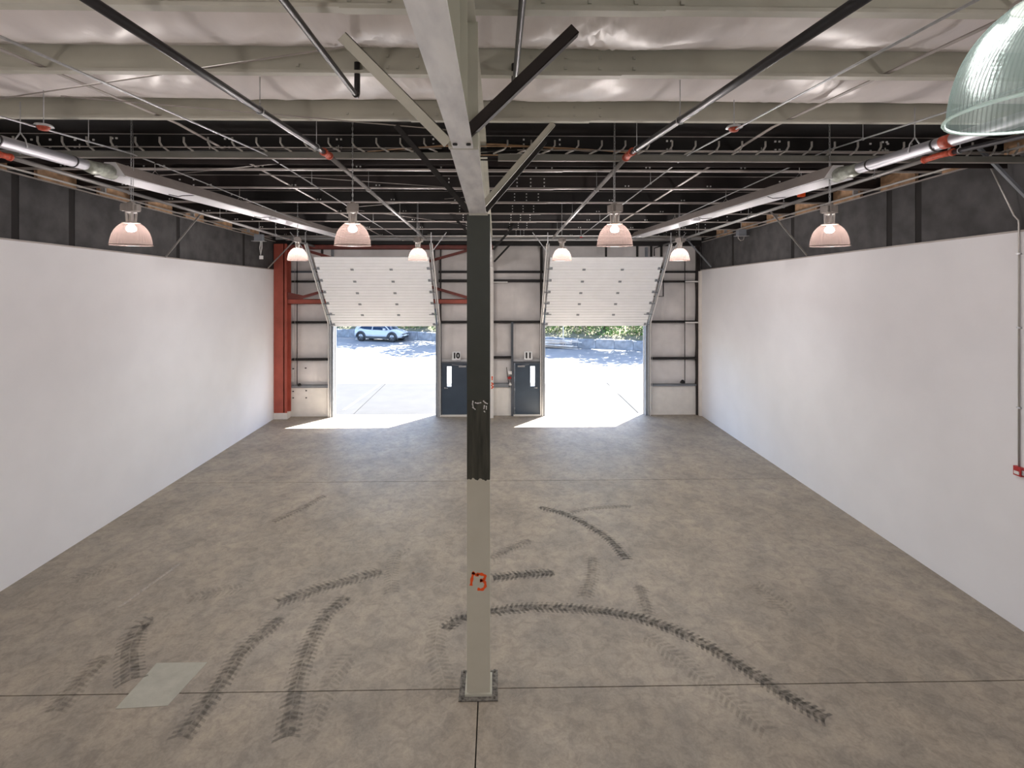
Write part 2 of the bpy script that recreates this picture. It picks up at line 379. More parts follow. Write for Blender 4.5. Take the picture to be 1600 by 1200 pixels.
# ------------------------------------------------------------------ setting: side walls
def side_wall(side):
    X = XL if side == 'left' else XR; sg = -1 if side == 'left' else 1
    root = empty('wall_'+side, (X, 0, 0), 'white painted side wall on the %s with dark unpainted upper strip' % side, 'wall', kind='structure')
    mb = MB(); x0, x1 = X, X+sg*.14
    mb.hexa([(x0,YF,0),(x1,YF,0),(x1,YB,0),(x0,YB,0),(x0,YF,wtop(YF)),(x1,YF,wtop(YF)),(x1,YB,wtop(YB)),(x0,YB,wtop(YB))])
    mb.build('white_lining', 'wall_white', root)
    mb = MB(); a = .012
    mb.hexa([(x0-sg*a,YF,wtop(YF)),(x1,YF,wtop(YF)),(x1,YB,wtop(YB)),(x0-sg*a,YB,wtop(YB)),(x0-sg*a,YF,wtop(YF)+.03),(x1,YF,wtop(YF)+.03),(x1,YB,wtop(YB)+.03),(x0-sg*a,YB,wtop(YB)+.03)])
    mb.build('top_trim', 'flange_grey', root)
    # dark boards between studs
    if side == 'left': st = [(28,11),(116,12),(281,6),(383,4)]
    else: st = [(1431,9),(1386,13),(1236,7),(1143,3)]
    Ys = []
    for px, wd in st:
        r = (px-CX)/F; s, c = math.sin(YAW), math.cos(YAW); Yc = X*(c-r*s)/(s+r*c); Ys.append((Yc, .16))
    Ys.sort(); edges = [YF+.01]
    for (Yc, ww) in Ys: edges += [Yc-ww/2, Yc+ww/2]
    edges.append(YB)
    zt = lambda Y: zb(Y)+PH
    for i in range(0, len(edges), 2):
        y0, y1 = edges[i], edges[i+1]
        cuts = [y0]+([YRG] if y0 < YRG < y1 else [])+[y1]
        for q0, q1 in zip(cuts, cuts[1:]):
            mb = MB(); xa, xb = X+sg*.05, X+sg*.12
            mb.hexa([(xa,q0,wtop(q0)+.03),(xb,q0,wtop(q0)+.03),(xb,q1,wtop(q1)+.03),(xa,q1,wtop(q1)+.03),(xa,q0,zt(q0)-.36),(xb,q0,zt(q0)-.36),(xb,q1,zt(q1)-.36),(xa,q1,zt(q1)-.36)])
            mb.build('dark_board', 'wall_dark', root)
    for (Yc, ww) in Ys:
        MB().box((X+sg*.06, Yc-ww/2, wtop(Yc)+.03), (X+sg*.2, Yc+ww/2, zt(Yc)-.36)).build('dark_stud', 'black_gap', root)
    # capping rail (bright edge) and tan blocking boards between purlin ends
    for (q0, q1) in ((YF, YRG), (YRG, YB)):
        MB().bar((X+sg*.04, q0, zt(q0)-.345), (X+sg*.04, q1, zt(q1)-.345), .05, .025).build('capping_rail', 'flange_grey', root)
    Pp = [5.2, 6.92, 8.53, 9.73, 11.3, 12.9, 14.56, 16.1, 17.8, 19.8]
    for y0, y1 in zip(Pp[1:], Pp[2:]):
        q0, q1 = y0+.35*(y1-y0), y1-.08
        MB().hexa([(X+sg*.03,q0,zt(q0)-.33),(X+sg*.1,q0,zt(q0)-.33),(X+sg*.1,q1,zt(q1)-.33),(X+sg*.03,q1,zt(q1)-.33),
                   (X+sg*.03,q0,zt(q0)-.02),(X+sg*.1,q0,zt(q0)-.02),(X+sg*.1,q1,zt(q1)-.02),(X+sg*.03,q1,zt(q1)-.02)]).build('tan_blocking', 'tan_board', root, label='tan timber blocking board')
    # backing up to the roof
    mb = MB(); xa, xb = X+sg*.14, X+sg*.3
    for q0, q1 in ((YF, YRG), (YRG, YB+.2)):
        mb.hexa([(xa,q0,0),(xb,q0,0),(xb,q1,0),(xa,q1,0),(xa,q0,zt(q0)+.1),(xb,q0,zt(q0)+.1),(xb,q1,zt(q1)+.1),(xa,q1,zt(q1)+.1)])
    mb.build('outer_skin', 'dark_steel', root)
    return root
side_wall('left'); side_wall('right')
MB().box((XL-.2, YF-.15, 0), (XR+.2, YF, 7.9)).build('wall_front', 'wall_white', None, label='plain white wall behind the camera position', category='wall', kind='structure')

# ------------------------------------------------------------------ setting: ceiling
ceil = empty('ceiling', (0, 0, 8.2), 'metal building roof, pale insulation in front and blackened deck beyond', 'ceiling', kind='structure')
def deck(y0, y1, m, name):
    z0, z1 = zb(y0)+PH, zb(y1)+PH
    MB().hexa([(XL-.3,y0,z0),(XR+.3,y0,z0),(XR+.3,y1,z1),(XL-.3,y1,z1),(XL-.3,y0,z0+.12),(XR+.3,y0,z0+.12),(XR+.3,y1,z1+.12),(XL-.3,y1,z1+.12)]).build(name, m, ceil)
deck(YF-.15, YRG, 'insul_roof', 'roof_deck'); deck(YRG, YB+.3, 'dark_steel', 'roof_deck')
PUR = [-3.5, -1.9, -.4, 1.0, 2.4, 3.85, 5.2, 6.92, 8.53, 9.73, 11.3, 12.9, 14.56, 16.1, 17.8, 19.8]
for y0, y1 in ((2.4, 3.85), (3.85, 5.2), (5.2, 6.92)):
    NX, NY = 360, 12; vs = []; fs = []
    for i in range(NX+1):
        X = XL+(XR-XL)*i/NX
        for j in range(NY+1):
            t = j/NY; Y = y0+.06+(y1-y0-.1)*t
            sag = .16*math.sin(PI*t)*(1+.35*noise.noise(Vector((X*.5, y0, 0))))+(.035*noise.noise(Vector((X*4+Y*3, Y*1.0, y0)))+.030*noise.noise(Vector((X*11+Y*8, Y*1.5, y0)))*max(0, .4+noise.noise(Vector((X*.6, y0, 5)))*2.2))*math.sin(PI*t)
            vs.append((X, Y, zb(Y)+PH-.02-sag))
    for i in range(NX):
        for j in range(NY): a = i*(NY+1)+j; fs.append((a, a+1, a+NY+2, a+NY+1))
    mb = MB(); mb.add(vs, fs, True); mb.build('insulation_blanket', 'insul_roof', ceil)

# purlins
ORD = ['', 'second', 'third', 'fourth', 'fifth', 'sixth', 'seventh', 'eighth', 'ninth', 'tenth', 'eleventh', 'twelfth']
vis = [y for y in PUR if y >= 3.8]
for y in PUR:
    z = zb(y); pale = y < 7.0; k = vis.index(y) if y in vis else -1
    x0, x1 = XL-.1+.0, XR+.1
    mb = MB(); mb.cur = 0
    mb.box((x0, y-.006, z+.012), (x1, y+.006, z+PH-.012))
    mb.cur = 1
    mb.box((x0, y-.085, z), (x1, y+.006, z+.012)); mb.box((x0, y-.085, z+.012), (x1, y-.078, z+.03))
    mb.box((x0, y-.006, z+PH-.012), (x1, y+.08, z+PH))
    # lapped centre stretch
    mb.box((-1.15, y-.09, z-.012), (1.25, y+.0, z-.001)); mb.cur = 0; mb.box((-1.15, y-.014, z+.005), (1.25, y-.006, z+PH-.02))
    w_ = 'olive_steel' if pale else ('dark_brown' if 9.5 < y < 12 else 'dark_steel')
    if k < 0: lab = 'pale olive steel roof purlin above the camera, %s' % {-3.5:'rearmost of all', -1.9:'next to the rearmost', -.4:'just behind the camera', 1.0:'straight overhead', 2.4:'slightly ahead of the camera'}[y]
    elif pale: lab = 'pale olive steel roof purlin, %s counting from the camera' % ('first in view' if k == 0 else ORD[k])
    else: lab = 'blackened steel roof purlin, %s row counting from the camera' % ORD[k]
    if y == 19.8: lab = 'blackened steel roof purlin nearest the back wall'
    o = mb.build('roof_purlin', [w_, 'olive_light' if pale else 'flange_grey'], None)  # paler flanges on the black rows: lamplight from below put into the colour
    tag(o, lab, 'purlin', 'roof purlins')
    # bolts
    bm_ = MB(); zc = z+PH*.5
    def bolt(x, zz): bm_.box((x-.014, y-.026, zz-.014), (x+.014, y-.006, zz+.014))
    if not pale:
        xx = XL+.9
        while xx < XR-.5:
            if abs(xx) > 1.6:
                for dx in (0, .07):
                    for dz in ((-.07, .07) if y < 10 else (-.07,)): bolt(xx+dx, zc+dz)
            xx += 1.83
        for sx in (-1.05, -.75, -.15-.3, .45, .75, 1.05):
            for dz in (-.08, 0, .08): bolt(sx, zc+dz)
        for sx in (-7.6, -7.3, -6.9, -6.6, 6.3, 6.6, 7.0, 7.3):
            for dz in (-.08, .04): bolt(sx, zc+dz)
    else:
        for sx in (-1.1, -.8, .35, .7, 1.05, 1.4):
            for dz in (-.06, .05): bolt(sx, zc+dz)
        bolt(-2.0, zc-.05); bolt(-1.4, zc-.05)
    bm_.build('bolt_heads', 'white_paint' if not pale else 'olive_light', o, kind='stuff')

# ------------------------------------------------------------------ setting: back wall
ppm = F/YB
def bx(px): return (px-776)/800*YB
def bz(py): return H+(CY-py)/800*YB
wb = empty('wall_back', (0, YB, 0), 'back wall of grey insulation bays between dark steel girts', 'wall', kind='structure')
OD = [(-6.72, -2.50), (1.99, 6.20)]; ODH = 4.3
MD = [(bx(691), bx(733)), (bx(804), bx(843))]; MDH = 2.17
yo0, yo1 = YB+.14, YB+.24
mb = MB()
segs = [(XL-.3, OD[0][0], 0, 9), (OD[0][0], OD[0][1], ODH, 9), (OD[0][1], MD[0][0]-.02, 0, 9), (MD[0][0]-.02, MD[0][1]+.02, MDH+.02, 9), (MD[0][1]+.02, MD[1][0]-.02, 0, 9),
        (MD[1][0]-.02, MD[1][1]+.02, MDH+.02, 9), (MD[1][1]+.02, OD[1][0], 0, 9), (OD[1][0], OD[1][1], ODH, 9), (OD[1][1], XR+.3, 0, 9)]
for (x0, x1, z0, z1) in segs: mb.box((x0, yo0, z0), (x1, yo1, 7.7))
mb.build('metal_cladding', 'white_paint', wb)
def insul(x0, x1, z0, z1, bulge=.085):
    nx = max(6, int((x1-x0)*9)); nz = max(4, int((z1-z0)*8)); vs = []; fs = []
    for i in range(nx+1):
        for j in range(nz+1):
            u, v = i/nx, j/nz; X = x0+(x1-x0)*u; Z = z0+(z1-z0)*v
            b_ = bulge*(math.sin(PI*v)**.5)*(1 if 0 < u < 1 else .6)
            b_ += .012*noise.noise(Vector((X*2.2+Z*3, Z*.8, 3)))+.014*noise.noise(Vector((X*6+Z*7, Z*2, 8)))*max(0, noise.noise(Vector((X*.8, Z*.8, 4)))*2+.3)
            if int((X+20)/.9) != int((X+20-(x1-x0)/nx)/.9): b_ -= .035
            vs.append((X, YB+.09-b_, Z))
    for i in range(nx):
        for j in range(nz): a = i*(nz+1)+j; fs.append((a, a+nz+1, a+nz+2, a+1))
    m_ = MB(); m_.add(vs, fs, True); m_.build('insulation_bay', 'insul_wall', wb)
ZG = [1.25, 2.36, 3.89, 5.57, 7.12]
for (x0, x1) in ((XL, OD[0][0]-.08), (OD[1][1]+.08, XR)):
    for z0, z1 in zip(ZG, ZG[1:]): insul(x0, x1, z0, z1)
for (x0, x1) in OD: insul(x0-.08, x1+.08, ODH+.1, 5.57); insul(x0-.08, x1+.08, 5.57, 7.12)
insul(OD[0][1]+.08, -.14, 3.89, 5.57); insul(OD[0][1]+.08, -.14, 5.57, 7.12); insul(OD[0][1]+.20, -.16, 2.36, 3.89)
insul(-.14, OD[1][0]-.08, 3.89, 5.57); insul(-.14, OD[1][0]-.08, 5.57, 7.12)
insul(-.14, .60, 2.42, 3.89); insul(-.14, .60, 1.25, 2.36); insul(.68, 1.86, 2.36, 3.89)
# plinths
for (x0, x1) in ((XL, OD[0][0]-.08), (-.14, .60), (OD[1][1]+.10, XR)):
    MB().box((x0, YB-.02, 0), (x1, YB+.14, 1.22)).build('low_plinth', 'plinth_white', wb, label='white low plinth wall')
# girts: C sections with a web and a lip
def girt(x0, x1, z, h=.085, m='dark_steel'):
    q = MB(); q.box((x0, YB-.10, z+h/2-.008), (x1, YB+.06, z+h/2)); q.box((x0, YB-.10, z-h/2), (x1, YB-.092, z+h/2)); q.box((x0, YB-.10, z-h/2), (x1, YB+.06, z-h/2+.008))
    q.build('wall_girt', m, wb)
for z in (2.36, 3.89, 5.57):
    girt(XL+.6, OD[0][0]-.1, z); girt(OD[1][1]+.12, XR-.15, z)
girt(XL+.6, OD[0][0]-.1, 1.25, .10, 'jamb_steel'); girt(OD[1][1]+.12, XR-.15, 1.25, .08, 'jamb_steel')
girt(OD[0][1]+.1, OD[1][0]-.05, 5.60, .12); girt(OD[0][1]+.1, OD[1][0]-.05, 5.97, .10); girt(OD[0][1]+.1, OD[1][0]-.05, 3.89, .09)
girt(-.13, .62, 2.42, .08); girt(-.13, .62, 1.27, .16, 'jamb_steel')
girt(XL, OD[0][0]-.05, 5.97, .08, 'frame_slate'); girt(OD[1][1]+.05, XR+.1, 5.97, .09)
MB().box((XL, YB-.2, 7.05), (XR, YB+.05, 7.28)).build('eave_strut', 'dark_steel', wb)
# white splice strips on girts
for (px0, px1, py) in ((1071, 1096, 440), (1071, 1096, 504), (771, 793, 441)):
    a, b = bx(px0), bx(px1); z = bz(py)
    MB().box((a, YB-.13, z-.03), (b, YB-.102, z+.03)).build('splice_strip', 'white_paint', wb)
# posts beside openings and doors
for (x, w2, h, m) in ((OD[0][1]+.13, .16, 3.89, 'jamb_steel'), (.645, .09, 3.89, 'frame_slate'), (1.93, .08, 3.89, 'frame_slate'), (OD[1][1]+.05, .08, 7.0, 'jamb_steel'),
                      (OD[0][0]-.05, .08, 7.0, 'jamb_steel'), (OD[0][1]+.18, .05, 7.0, 'dark_brown'), (OD[1][0]-.15, .06, 7.0, 'dark_brown'), (8.40, .14, 7.05, 'dark_brown')):
    MB().box((x-w2/2, YB-.12, 0 if m != 'dark_brown' or x > 8 and False else 0.0), (x+w2/2, YB+.1, h)).build('wall_post', m, wb)
for px in (846.5, 947, 996, 1018, 1034, 506, 679):
    x = bx(px); MB().box((x-.03, YB-.13, 5.97), (x+.03, YB+.0, 7.06)).build('wall_post', 'dark_steel', wb)
# corner lining end at right
MB().box((XR-.10, YB-.25, 0), (XR+.02, YB+.02, 6.0)).build('corner_trim', 'plinth_white', wb)
# fastener pads
q = MB()
for (px, py) in ((461, 610), (481, 609), (461, 620), (481, 620), (461, 575), (480, 574)):
    q.box((bx(px)-.03, YB-.035, bz(py)-.02), (bx(px)+.03, YB-.0, bz(py)+.02))
q.build('fixing_pads', 'dark_steel', wb, kind='stuff')

# ------------------------------------------------------------------ outdoor ground
g0 = YB+.24
gr = empty('ground', (0, 30, 0), 'sunlit parking yard of pale concrete and asphalt outside the doors', 'ground', kind='structure')
yA = 27.9
xx = -30
while xx < 30:
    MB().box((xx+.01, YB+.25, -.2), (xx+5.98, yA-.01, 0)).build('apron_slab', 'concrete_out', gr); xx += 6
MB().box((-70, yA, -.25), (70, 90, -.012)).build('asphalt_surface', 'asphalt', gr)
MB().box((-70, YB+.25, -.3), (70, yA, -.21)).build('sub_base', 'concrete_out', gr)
for a, b in ((fl(537, 641), fl(594, 601)), (fl(1001, 637), fl(947, 601))):
    a.z = b.z = .004; MB().bar(a, b, .16, .004).build('parking_line', 'line_paint', gr)

# ------------------------------------------------------------------ overhead doors (door_1, door_2)
def overhead(n, x0, x1, side):
    yb_, zb_ = 21.10, 3.77; yt_, zt_ = 18.9, 6.48
    root = empty('door_%d' % n, ((x0+x1)/2, YB, 0), 'white ribbed overhead door, half raised, on the %s' % side, 'overhead door', kind='structure')
    d = Vector((0, yt_-yb_, zt_-zb_)); L = d.length; d.normalize(); nn = Vector((0, -d.z, d.y))  # nn faces camera/down
    if nn.y > 0: nn = -nn
    base = Vector((0, yb_, zb_)); n_s = 6; sh = L/n_s
    for i in range(n_s):
        # ribbed cross section along d, extruded in x
        prof = [(.008, .0)]
        for k in range(1, 4):
            c = sh*k/4; prof += [(c-.016, 0), (c-.008, -.022), (c+.008, -.022), (c+.016, 0)]
        prof += [(sh-.008, 0), (sh-.008, -.045), (.008, -.045)]
        s0 = i*sh
        fa = lambda u, v, X=x0: Vector((X, 0, 0))+base+d*(s0+u)+nn*v
        fb = lambda u, v, X=x1: Vector((X, 0, 0))+base+d*(s0+u)+nn*v
        pn = MB().prism(prof, fa, fb).build('door_section', 'door_panel', root)
        if i > 0:
            for fx in (.31, .655):
                X = x0+(x1-x0)*fx; c = Vector((X, 0, 0))+base+d*s0+nn*.012
                MB().hexa([c-Vector((.06,0,0))-d*.045-nn*.012, c+Vector((.06,0,0))-d*.045-nn*.012, c+Vector((.06,0,0))+d*.045-nn*.012, c-Vector((.06,0,0))+d*.045-nn*.012,
                           c-Vector((.04,0,0))-d*.03+nn*.012, c+Vector((.04,0,0))-d*.03+nn*.012, c+Vector((.04,0,0))+d*.03+nn*.012, c-Vector((.04,0,0))+d*.03+nn*.012]).build('hinge', 'jamb_steel', pn)
        for X, sg in ((x0, -1), (x1, 1)):
            c = Vector((X+sg*.05, 0, 0))+base+d*(s0+.05)
            q = MB().tube([c-Vector((.09*sg, 0, 0))+nn*.03, c+Vector((.06*sg, 0, 0))+nn*.03], .02, 6)
            q.bar(c-Vector((.12*sg, 0, 0))+nn*.01-d*.04, c-Vector((.12*sg, 0, 0))+nn*.01+d*.07, .09, .02); q.build('roller', 'jamb_steel', pn)
    # bottom seal, pull rope bar
    q = MB().prism([(0, 0), (-.05, 0), (-.05, -.045), (0, -.045)], lambda u, v: Vector((x0, 0, 0))+base+d*u+nn*v, lambda u, v: Vector((x1, 0, 0))+base+d*u+nn*v); q.build('bottom_rail', 'door_panel', root)
    for X, sg in ((x0, 1), (x1, -1)):
        a = Vector((X, 0, 0))+base+d*.62+nn*.02
        MB().bar(a-Vector((.10*sg, 0, 0)), a+Vector((.22*sg, 0, 0)), .02, .03).build('latch_bar', 'jamb_steel', root)
    # tracks: vertical then following the leaning door up to the roof
    top = base+d*(L+.62)
    for X, sg in ((x0, -1), (x1, 1)):
        for off, wd, m in ((.10, .05, 'galvanised'), (.17, .035, 'white_paint')):
            P = [Vector((X+sg*off, YB-.16, 0)), Vector((X+sg*off, YB-.16, zb_-.15)), Vector((X+sg*off, yb_, 0))+Vector((0, -.03, zb_+.12)), Vector((X+sg*off, 0, 0))+top]
            q = MB()
            for a, b in zip(P, P[1:]): q.bar(a, b, wd, .07, up=(0, 1, .2))
            q.build('door_track', m, root)
        MB().box((X+sg*.03-.035, YB-.13, 0), (X+sg*.03+.035, YB+.14, ODH)).build('jamb', 'jamb_steel', root)
        MB().box((X-sg*.02-.02, YB+.10, 0), (X-sg*.02+.02, YB+.14, ODH)).build('weather_strip', 'white_paint', root)
        # hanging angle from roof
        e = Vector((X+sg*.14, 0, 0))+top
        MB().bar(e, Vector((e.x, e.y, zb(e.y)+.0)), .03, .03).build('track_hanger', 'galvanised', root)
        MB().bar(e+Vector((0, 0, -.25))-d*.1, Vector((e.x+(.55 if sg > 0 else -.55), e.y, zb(e.y))), .025, .025).build('track_hanger', 'galvanised', root)
    MB().box((x0-.1, YB-.02, ODH), (x1+.1, YB+.14, ODH+.14)).build('header', 'jamb_steel', root)
overhead(1, OD[0][0], OD[0][1], 'left'); overhead(2, OD[1][0], OD[1][1], 'right')

# man doors (door_3, door_4)
def mandoor(n, x0, x1, hinge_right, label):
    root = empty('door_%d' % n, ((x0+x1)/2, YB, 0), label, 'door', kind='structure')
    y = YB-.08; w2 = x1-x0; f = .05
    q = MB(); q.box((x0-f, y-.03, 0), (x0, y+.2, MDH+f)); q.box((x1, y-.03, 0), (x1+f, y+.2, MDH+f)); q.box((x0, y-.03, MDH), (x1, y+.2, MDH+f)); q.build('door_frame', 'frame_slate', root)
    lx = x0+w2*(.185 if hinge_right else .63); lx2 = lx+.19; z0, z1 = 1.22, 2.06
    q = MB(); a, b = y, y+.045
    q.box((x0+.004, a, .07), (lx, b, MDH-.005)); q.box((lx2, a, .07), (x1-.004, b, MDH-.005)); q.box((lx, a, .07), (lx2, b, z0)); q.box((lx, a, z1), (lx2, b, MDH-.005))
    leaf = q.build('door_leaf', 'door_blue', root)
    MB().box((lx, y+.018, z0), (lx2, y+.026, z1)).build('lite_glass', 'lite_glass', leaf)
    q = MB(); t = .018
    q.box((lx-t, y-.008, z0-t), (lx, y, z1+t)); q.box((lx2, y-.008, z0-t), (lx2+t, y, z1+t)); q.box((lx, y-.008, z0-t), (lx2, y, z0)); q.box((lx, y-.008, z1), (lx2, y, z1+t)); q.build('lite_frame', 'frame_slate', leaf)
    kx = x0+.12 if hinge_right else x1-.12; sg = 1 if hinge_right else -1
    q = MB().tube([(kx, y, 1.17), (kx, y-.06, 1.17), (kx+sg*.13, y-.065, 1.17)], .013, 8); q.lathe([(.03, -.03), (.03, .03)], 10, (kx, y-.01, 1.17), cap=True); q.build('lever_handle', 'galvanised', leaf)
    cx = x1-.42 if hinge_right else x0+.12
    q = MB().box((cx, y-.06, MDH-.14), (cx+.30, y, MDH-.08)); q.bar((cx+.15, y-.05, MDH-.07), (cx+.38*(-1 if hinge_right else 1)+.1, y-.12, MDH-.02), .02, .012); q.build('door_closer', 'galvanised', root)
    MB().box((x0-f, y-.06, 0), (x1+f, y+.2, .065)).build('threshold', 'plinth_white', root)
    hx = x1 if hinge_right else x0
    for z in (.3, 1.1, 1.9): MB().tube([(hx, y-.03, z-.05), (hx, y-.03, z+.05)], .009, 6).build('hinge', 'galvanised', root)
m = bpy.data.materials.new('lite_glass'); m.use_nodes = True; b = m.node_tree.nodes['Principled BSDF']
b.inputs['Transmission Weight'].default_value = 1; b.inputs['Roughness'].default_value = .0; b.inputs['IOR'].default_value = 1.05; b.inputs['Base Color'].default_value = (.97, .99, 1, 1)
tcx = m.node_tree.nodes.new('ShaderNodeTexNoise'); tcx.inputs['Scale'].default_value = 3
MATS['lite_glass'] = m
mandoor(3, MD[0][0], MD[0][1], True, 'slate blue personnel door with narrow glass lite, under the sign 10')
mandoor(4, MD[1][0], MD[1][1], False, 'slate blue personnel door with narrow glass lite, under the sign 11')
for (num, px) in (('10', 713.5), ('11', 825)):
    x = bx(px); r_ = empty('number_sign', (x, YB-.16, bz(555)), {'10': 'square white sign reading 10 above the blue door left of the centre column', '11': 'square white sign reading 11 above the blue door right of the centre column'}[num], 'sign', 'door number signs')
    MB().box((-.17, 0, -.17), (.17, .03, .17)).build('sign_plate', 'door_panel', r_, loc=(0, 0, 0))
    text_part(num, .30, 'number_text', 'black_plastic', r_, (0, -.004, 0), (PI/2, 0, 0), off=.018, sx=.95)
    # little bracket to the wall
    MB().box((-.03, .03, -.10), (.03, .12, .10)).build('bracket', 'jamb_steel', r_, loc=(0, 0, 0))

# ------------------------------------------------------------------ red steel frame around left door
rc = empty('steel_column', (-8.72, YB-.35, 0), 'red oxide steel wide flange column in the left back corner', 'column')
x0, x1 = XL+.01, bx(457); yf, yr = YB-.40, YB-.12
q = MB(); q.box((x0, yf, .25), (x1, yf+.02, 7.1)); q.build('front_flange', 'red_steel', rc)
q = MB(); q.box((x1-.14, yf-.0, .25), (x1-.10, yr, 7.1)); q.box((x1-.01, yf+.02, .25), (x1+.13, yr-.02, 7.1)) if False else None; q.build('web', 'red_steel', rc)
q = MB(); q.box((x0, yr, .25), (x1+.05, yr+.02, 7.1)); q.build('rear_flange', 'red_steel', rc)
MB().box((x0, yf-.02, 0), (x1+.02, yr+.04, .25)).build('pedestal', 'plinth_white', rc)
pf = empty('portal_brace', (-4.6, YB-.3, 4.6), 'red steel portal beams and crossed braces behind the left overhead door', 'bracing')
yy = YB-.25
for (py, h) in ((387, .20), (470.5, .20)):
    z = bz(py); q = MB(); X0, X1 = x1-.1, -.15
    q.box((X0, yy-.06, z-h/2), (X1, yy+.06, z-h/2+.02)); q.box((X0, yy-.06, z+h/2-.02), (X1, yy+.06, z+h/2)); q.box((X0, yy-.06, z-h/2), (X1, yy-.045, z+h/2)); q.build('portal_beam', 'red_dark' if py < 400 else 'red_steel', pf)
for (a, b) in (((478, 464), (745, 388)), ((484, 392), (740, 467))):
    MB().bar((bx(a[0]), yy-.08, bz(a[1])), (bx(b[0]), yy-.08, bz(b[1])), .03, .11, up=(0,0,1)).build('diagonal_brace', 'red_dark', pf)
q = MB(); q.add([(bx(457), yy-.1, bz(456)), (bx(480), yy-.1, bz(461)), (bx(480), yy-.1, bz(467)), (bx(457), yy-.1, bz(467)), (bx(457), yy-.07, bz(456)), (bx(480), yy-.07, bz(461)), (bx(480), yy-.07, bz(467)), (bx(457), yy-.07, bz(467))],
      [(0,1,2,3),(7,6,5,4),(0,4,5,1),(1,5,6,2),(2,6,7,3),(3,7,4,0)]); q.build('gusset_plate', 'red_dark', pf)

# ------------------------------------------------------------------ centre column and rafter
cxX = at(747.6, 600, 7.0).x; cw = .158
colm = empty('steel_column', (cxX, 7.16, 0), 'square steel column in mid hall, dark green above, olive below, sprayed 13', 'column')
q = MB(); q.box((cxX-cw, 7.0, .03), (cxX+cw, 7.32, 6.58)); q.build('shaft', 'column_paint', colm)
q = MB(); q.box((cxX-.185, 6.965, .012), (cxX+.185, 7.355, .045)); q.build('weld_collar', 'olive_steel', colm)
q = MB(); q.box((cxX-.265, 6.90, .001), (cxX+.265, 7.44, .014)); q.build('base_plate', 'grout', colm)
for sx in (-.22, .22):
    for yy2 in (6.94, 7.40): MB().lathe([(.016, 0), (.016, .03)], 6, (cxX+sx, yy2, .014), cap=True).build('anchor_bolt', 'grout', colm)
q = MB(); q.box((cxX-.13, 6.985, 6.56), (cxX+.13, 7.33, 6.60)); q.build('cap_plate', 'olive_light', colm)
def strokes(parent, pts_list, m, wid, name='sprayed_number', yoff=-.002, Y=7.0):
    q = MB()
    for pts in pts_list:
        P = catmull([at(px, py, Y) for px, py in pts], 8)
        L_ = []; R_ = []
        for i, p in enumerate(P):
            d = (P[min(i+1, len(P)-1)]-P[max(i-1, 0)]); d.y = 0
            d.normalize(); nr = Vector((-d.z, 0, d.x)); wv = wid*(.9+.2*math.sin(i*.9))
            L_.append(p+nr*wv/2); R_.append(p-nr*wv/2)
        vs = [(v.x, Y+yoff, v.z) for v in L_]+[(v.x, Y+yoff, v.z) for v in R_]; n = len(P)
        q.add(vs, [(i, i+1, n+i+1, n+i) for i in range(n-1)])
    return q.build(name, m, parent)
m_mark('overspray', (.95, .22, .08), .35, 8, .2, .5)
strokes(colm, [[(740, 894), (737.5, 904), (736, 915)], [(738, 894), (744, 898), (748, 899)], [(745, 897), (752, 897), (758, 900), (756, 905), (750, 907)], [(750, 907), (757, 909), (758, 916), (753, 921), (746, 920)]], 'spray_orange', .040, yoff=-.003)
# scuffs
strokes(colm, [[(739, 626), (738.5, 632)], [(742, 629), (746, 630), (752, 629)], [(755, 626), (758, 629), (762, 631)], [(757, 633), (756, 639)], [(738, 636), (743, 640)], [(756, 642), (758, 644)], [(760, 634), (760, 640)], [(738, 630), (740, 638)]], 'scuff_white', .016, 'paint_scuffs', -.0015)

FX = cxX-.01
raf = empty('roof_rafter', (FX, 4.0, 6.7), 'silver grey haunched steel rafter running overhead from camera to centre column', 'rafter')
def ytop(Y): return zb(Y)+.0
# flange 1 (narrow), level from behind camera to the splice
zl = 6.70; y1s = 3.95
q = MB(); q.box((FX-.078, YF, zl), (FX+.078, y1s, zl+.016)); q.build('lower_flange', 'beam_silver', raf)
# splice with flange 2
q = MB(); a = (4.02, 6.735); b = (6.99, 6.585)
q.hexa([(FX-.114, a[0], a[1]), (FX+.114, a[0], a[1]), (FX+.114, b[0], b[1]), (FX-.114, b[0], b[1]), (FX-.114, a[0], a[1]+.018), (FX+.114, a[0], a[1]+.018), (FX+.114, b[0], b[1]+.018), (FX-.114, b[0], b[1]+.018)])
q.build('haunch_flange', 'beam_silver', raf)
MB().box((FX-.114, 3.95, 6.71), (FX+.114, 3.985, 7.68)).build('splice_plate', 'olive_steel', raf)
MB().box((FX-.114, 3.985, 6.71), (FX+.114, 4.02, 7.68)).build('splice_plate', 'olive_steel', raf)
for sx in (-.05, .05): MB().lathe([(.018, -.014), (.018, 0)], 6, (FX+sx, 3.80, zl), cap=True).build('bolt', 'dark_steel', raf)
# webs
q = MB(); t = .006
q.hexa([(FX-t, YF, zl+.016), (FX+t, YF, zl+.016), (FX+t, 3.95, zl+.016), (FX-t, 3.95, zl+.016), (FX-t, YF, zb(YF)), (FX+t, YF, zb(YF)), (FX+t, 3.95, zb(3.95)), (FX-t, 3.95, zb(3.95))])
q.hexa([(FX-t, 4.02, 6.75), (FX+t, 4.02, 6.75), (FX+t, 7.0, 6.60), (FX-t, 7.0, 6.60), (FX-t, 4.02, zb(4.02)), (FX+t, 4.02, zb(4.02)), (FX+t, 7.0, zb(7.0)), (FX-t, 7.0, zb(7.0))])
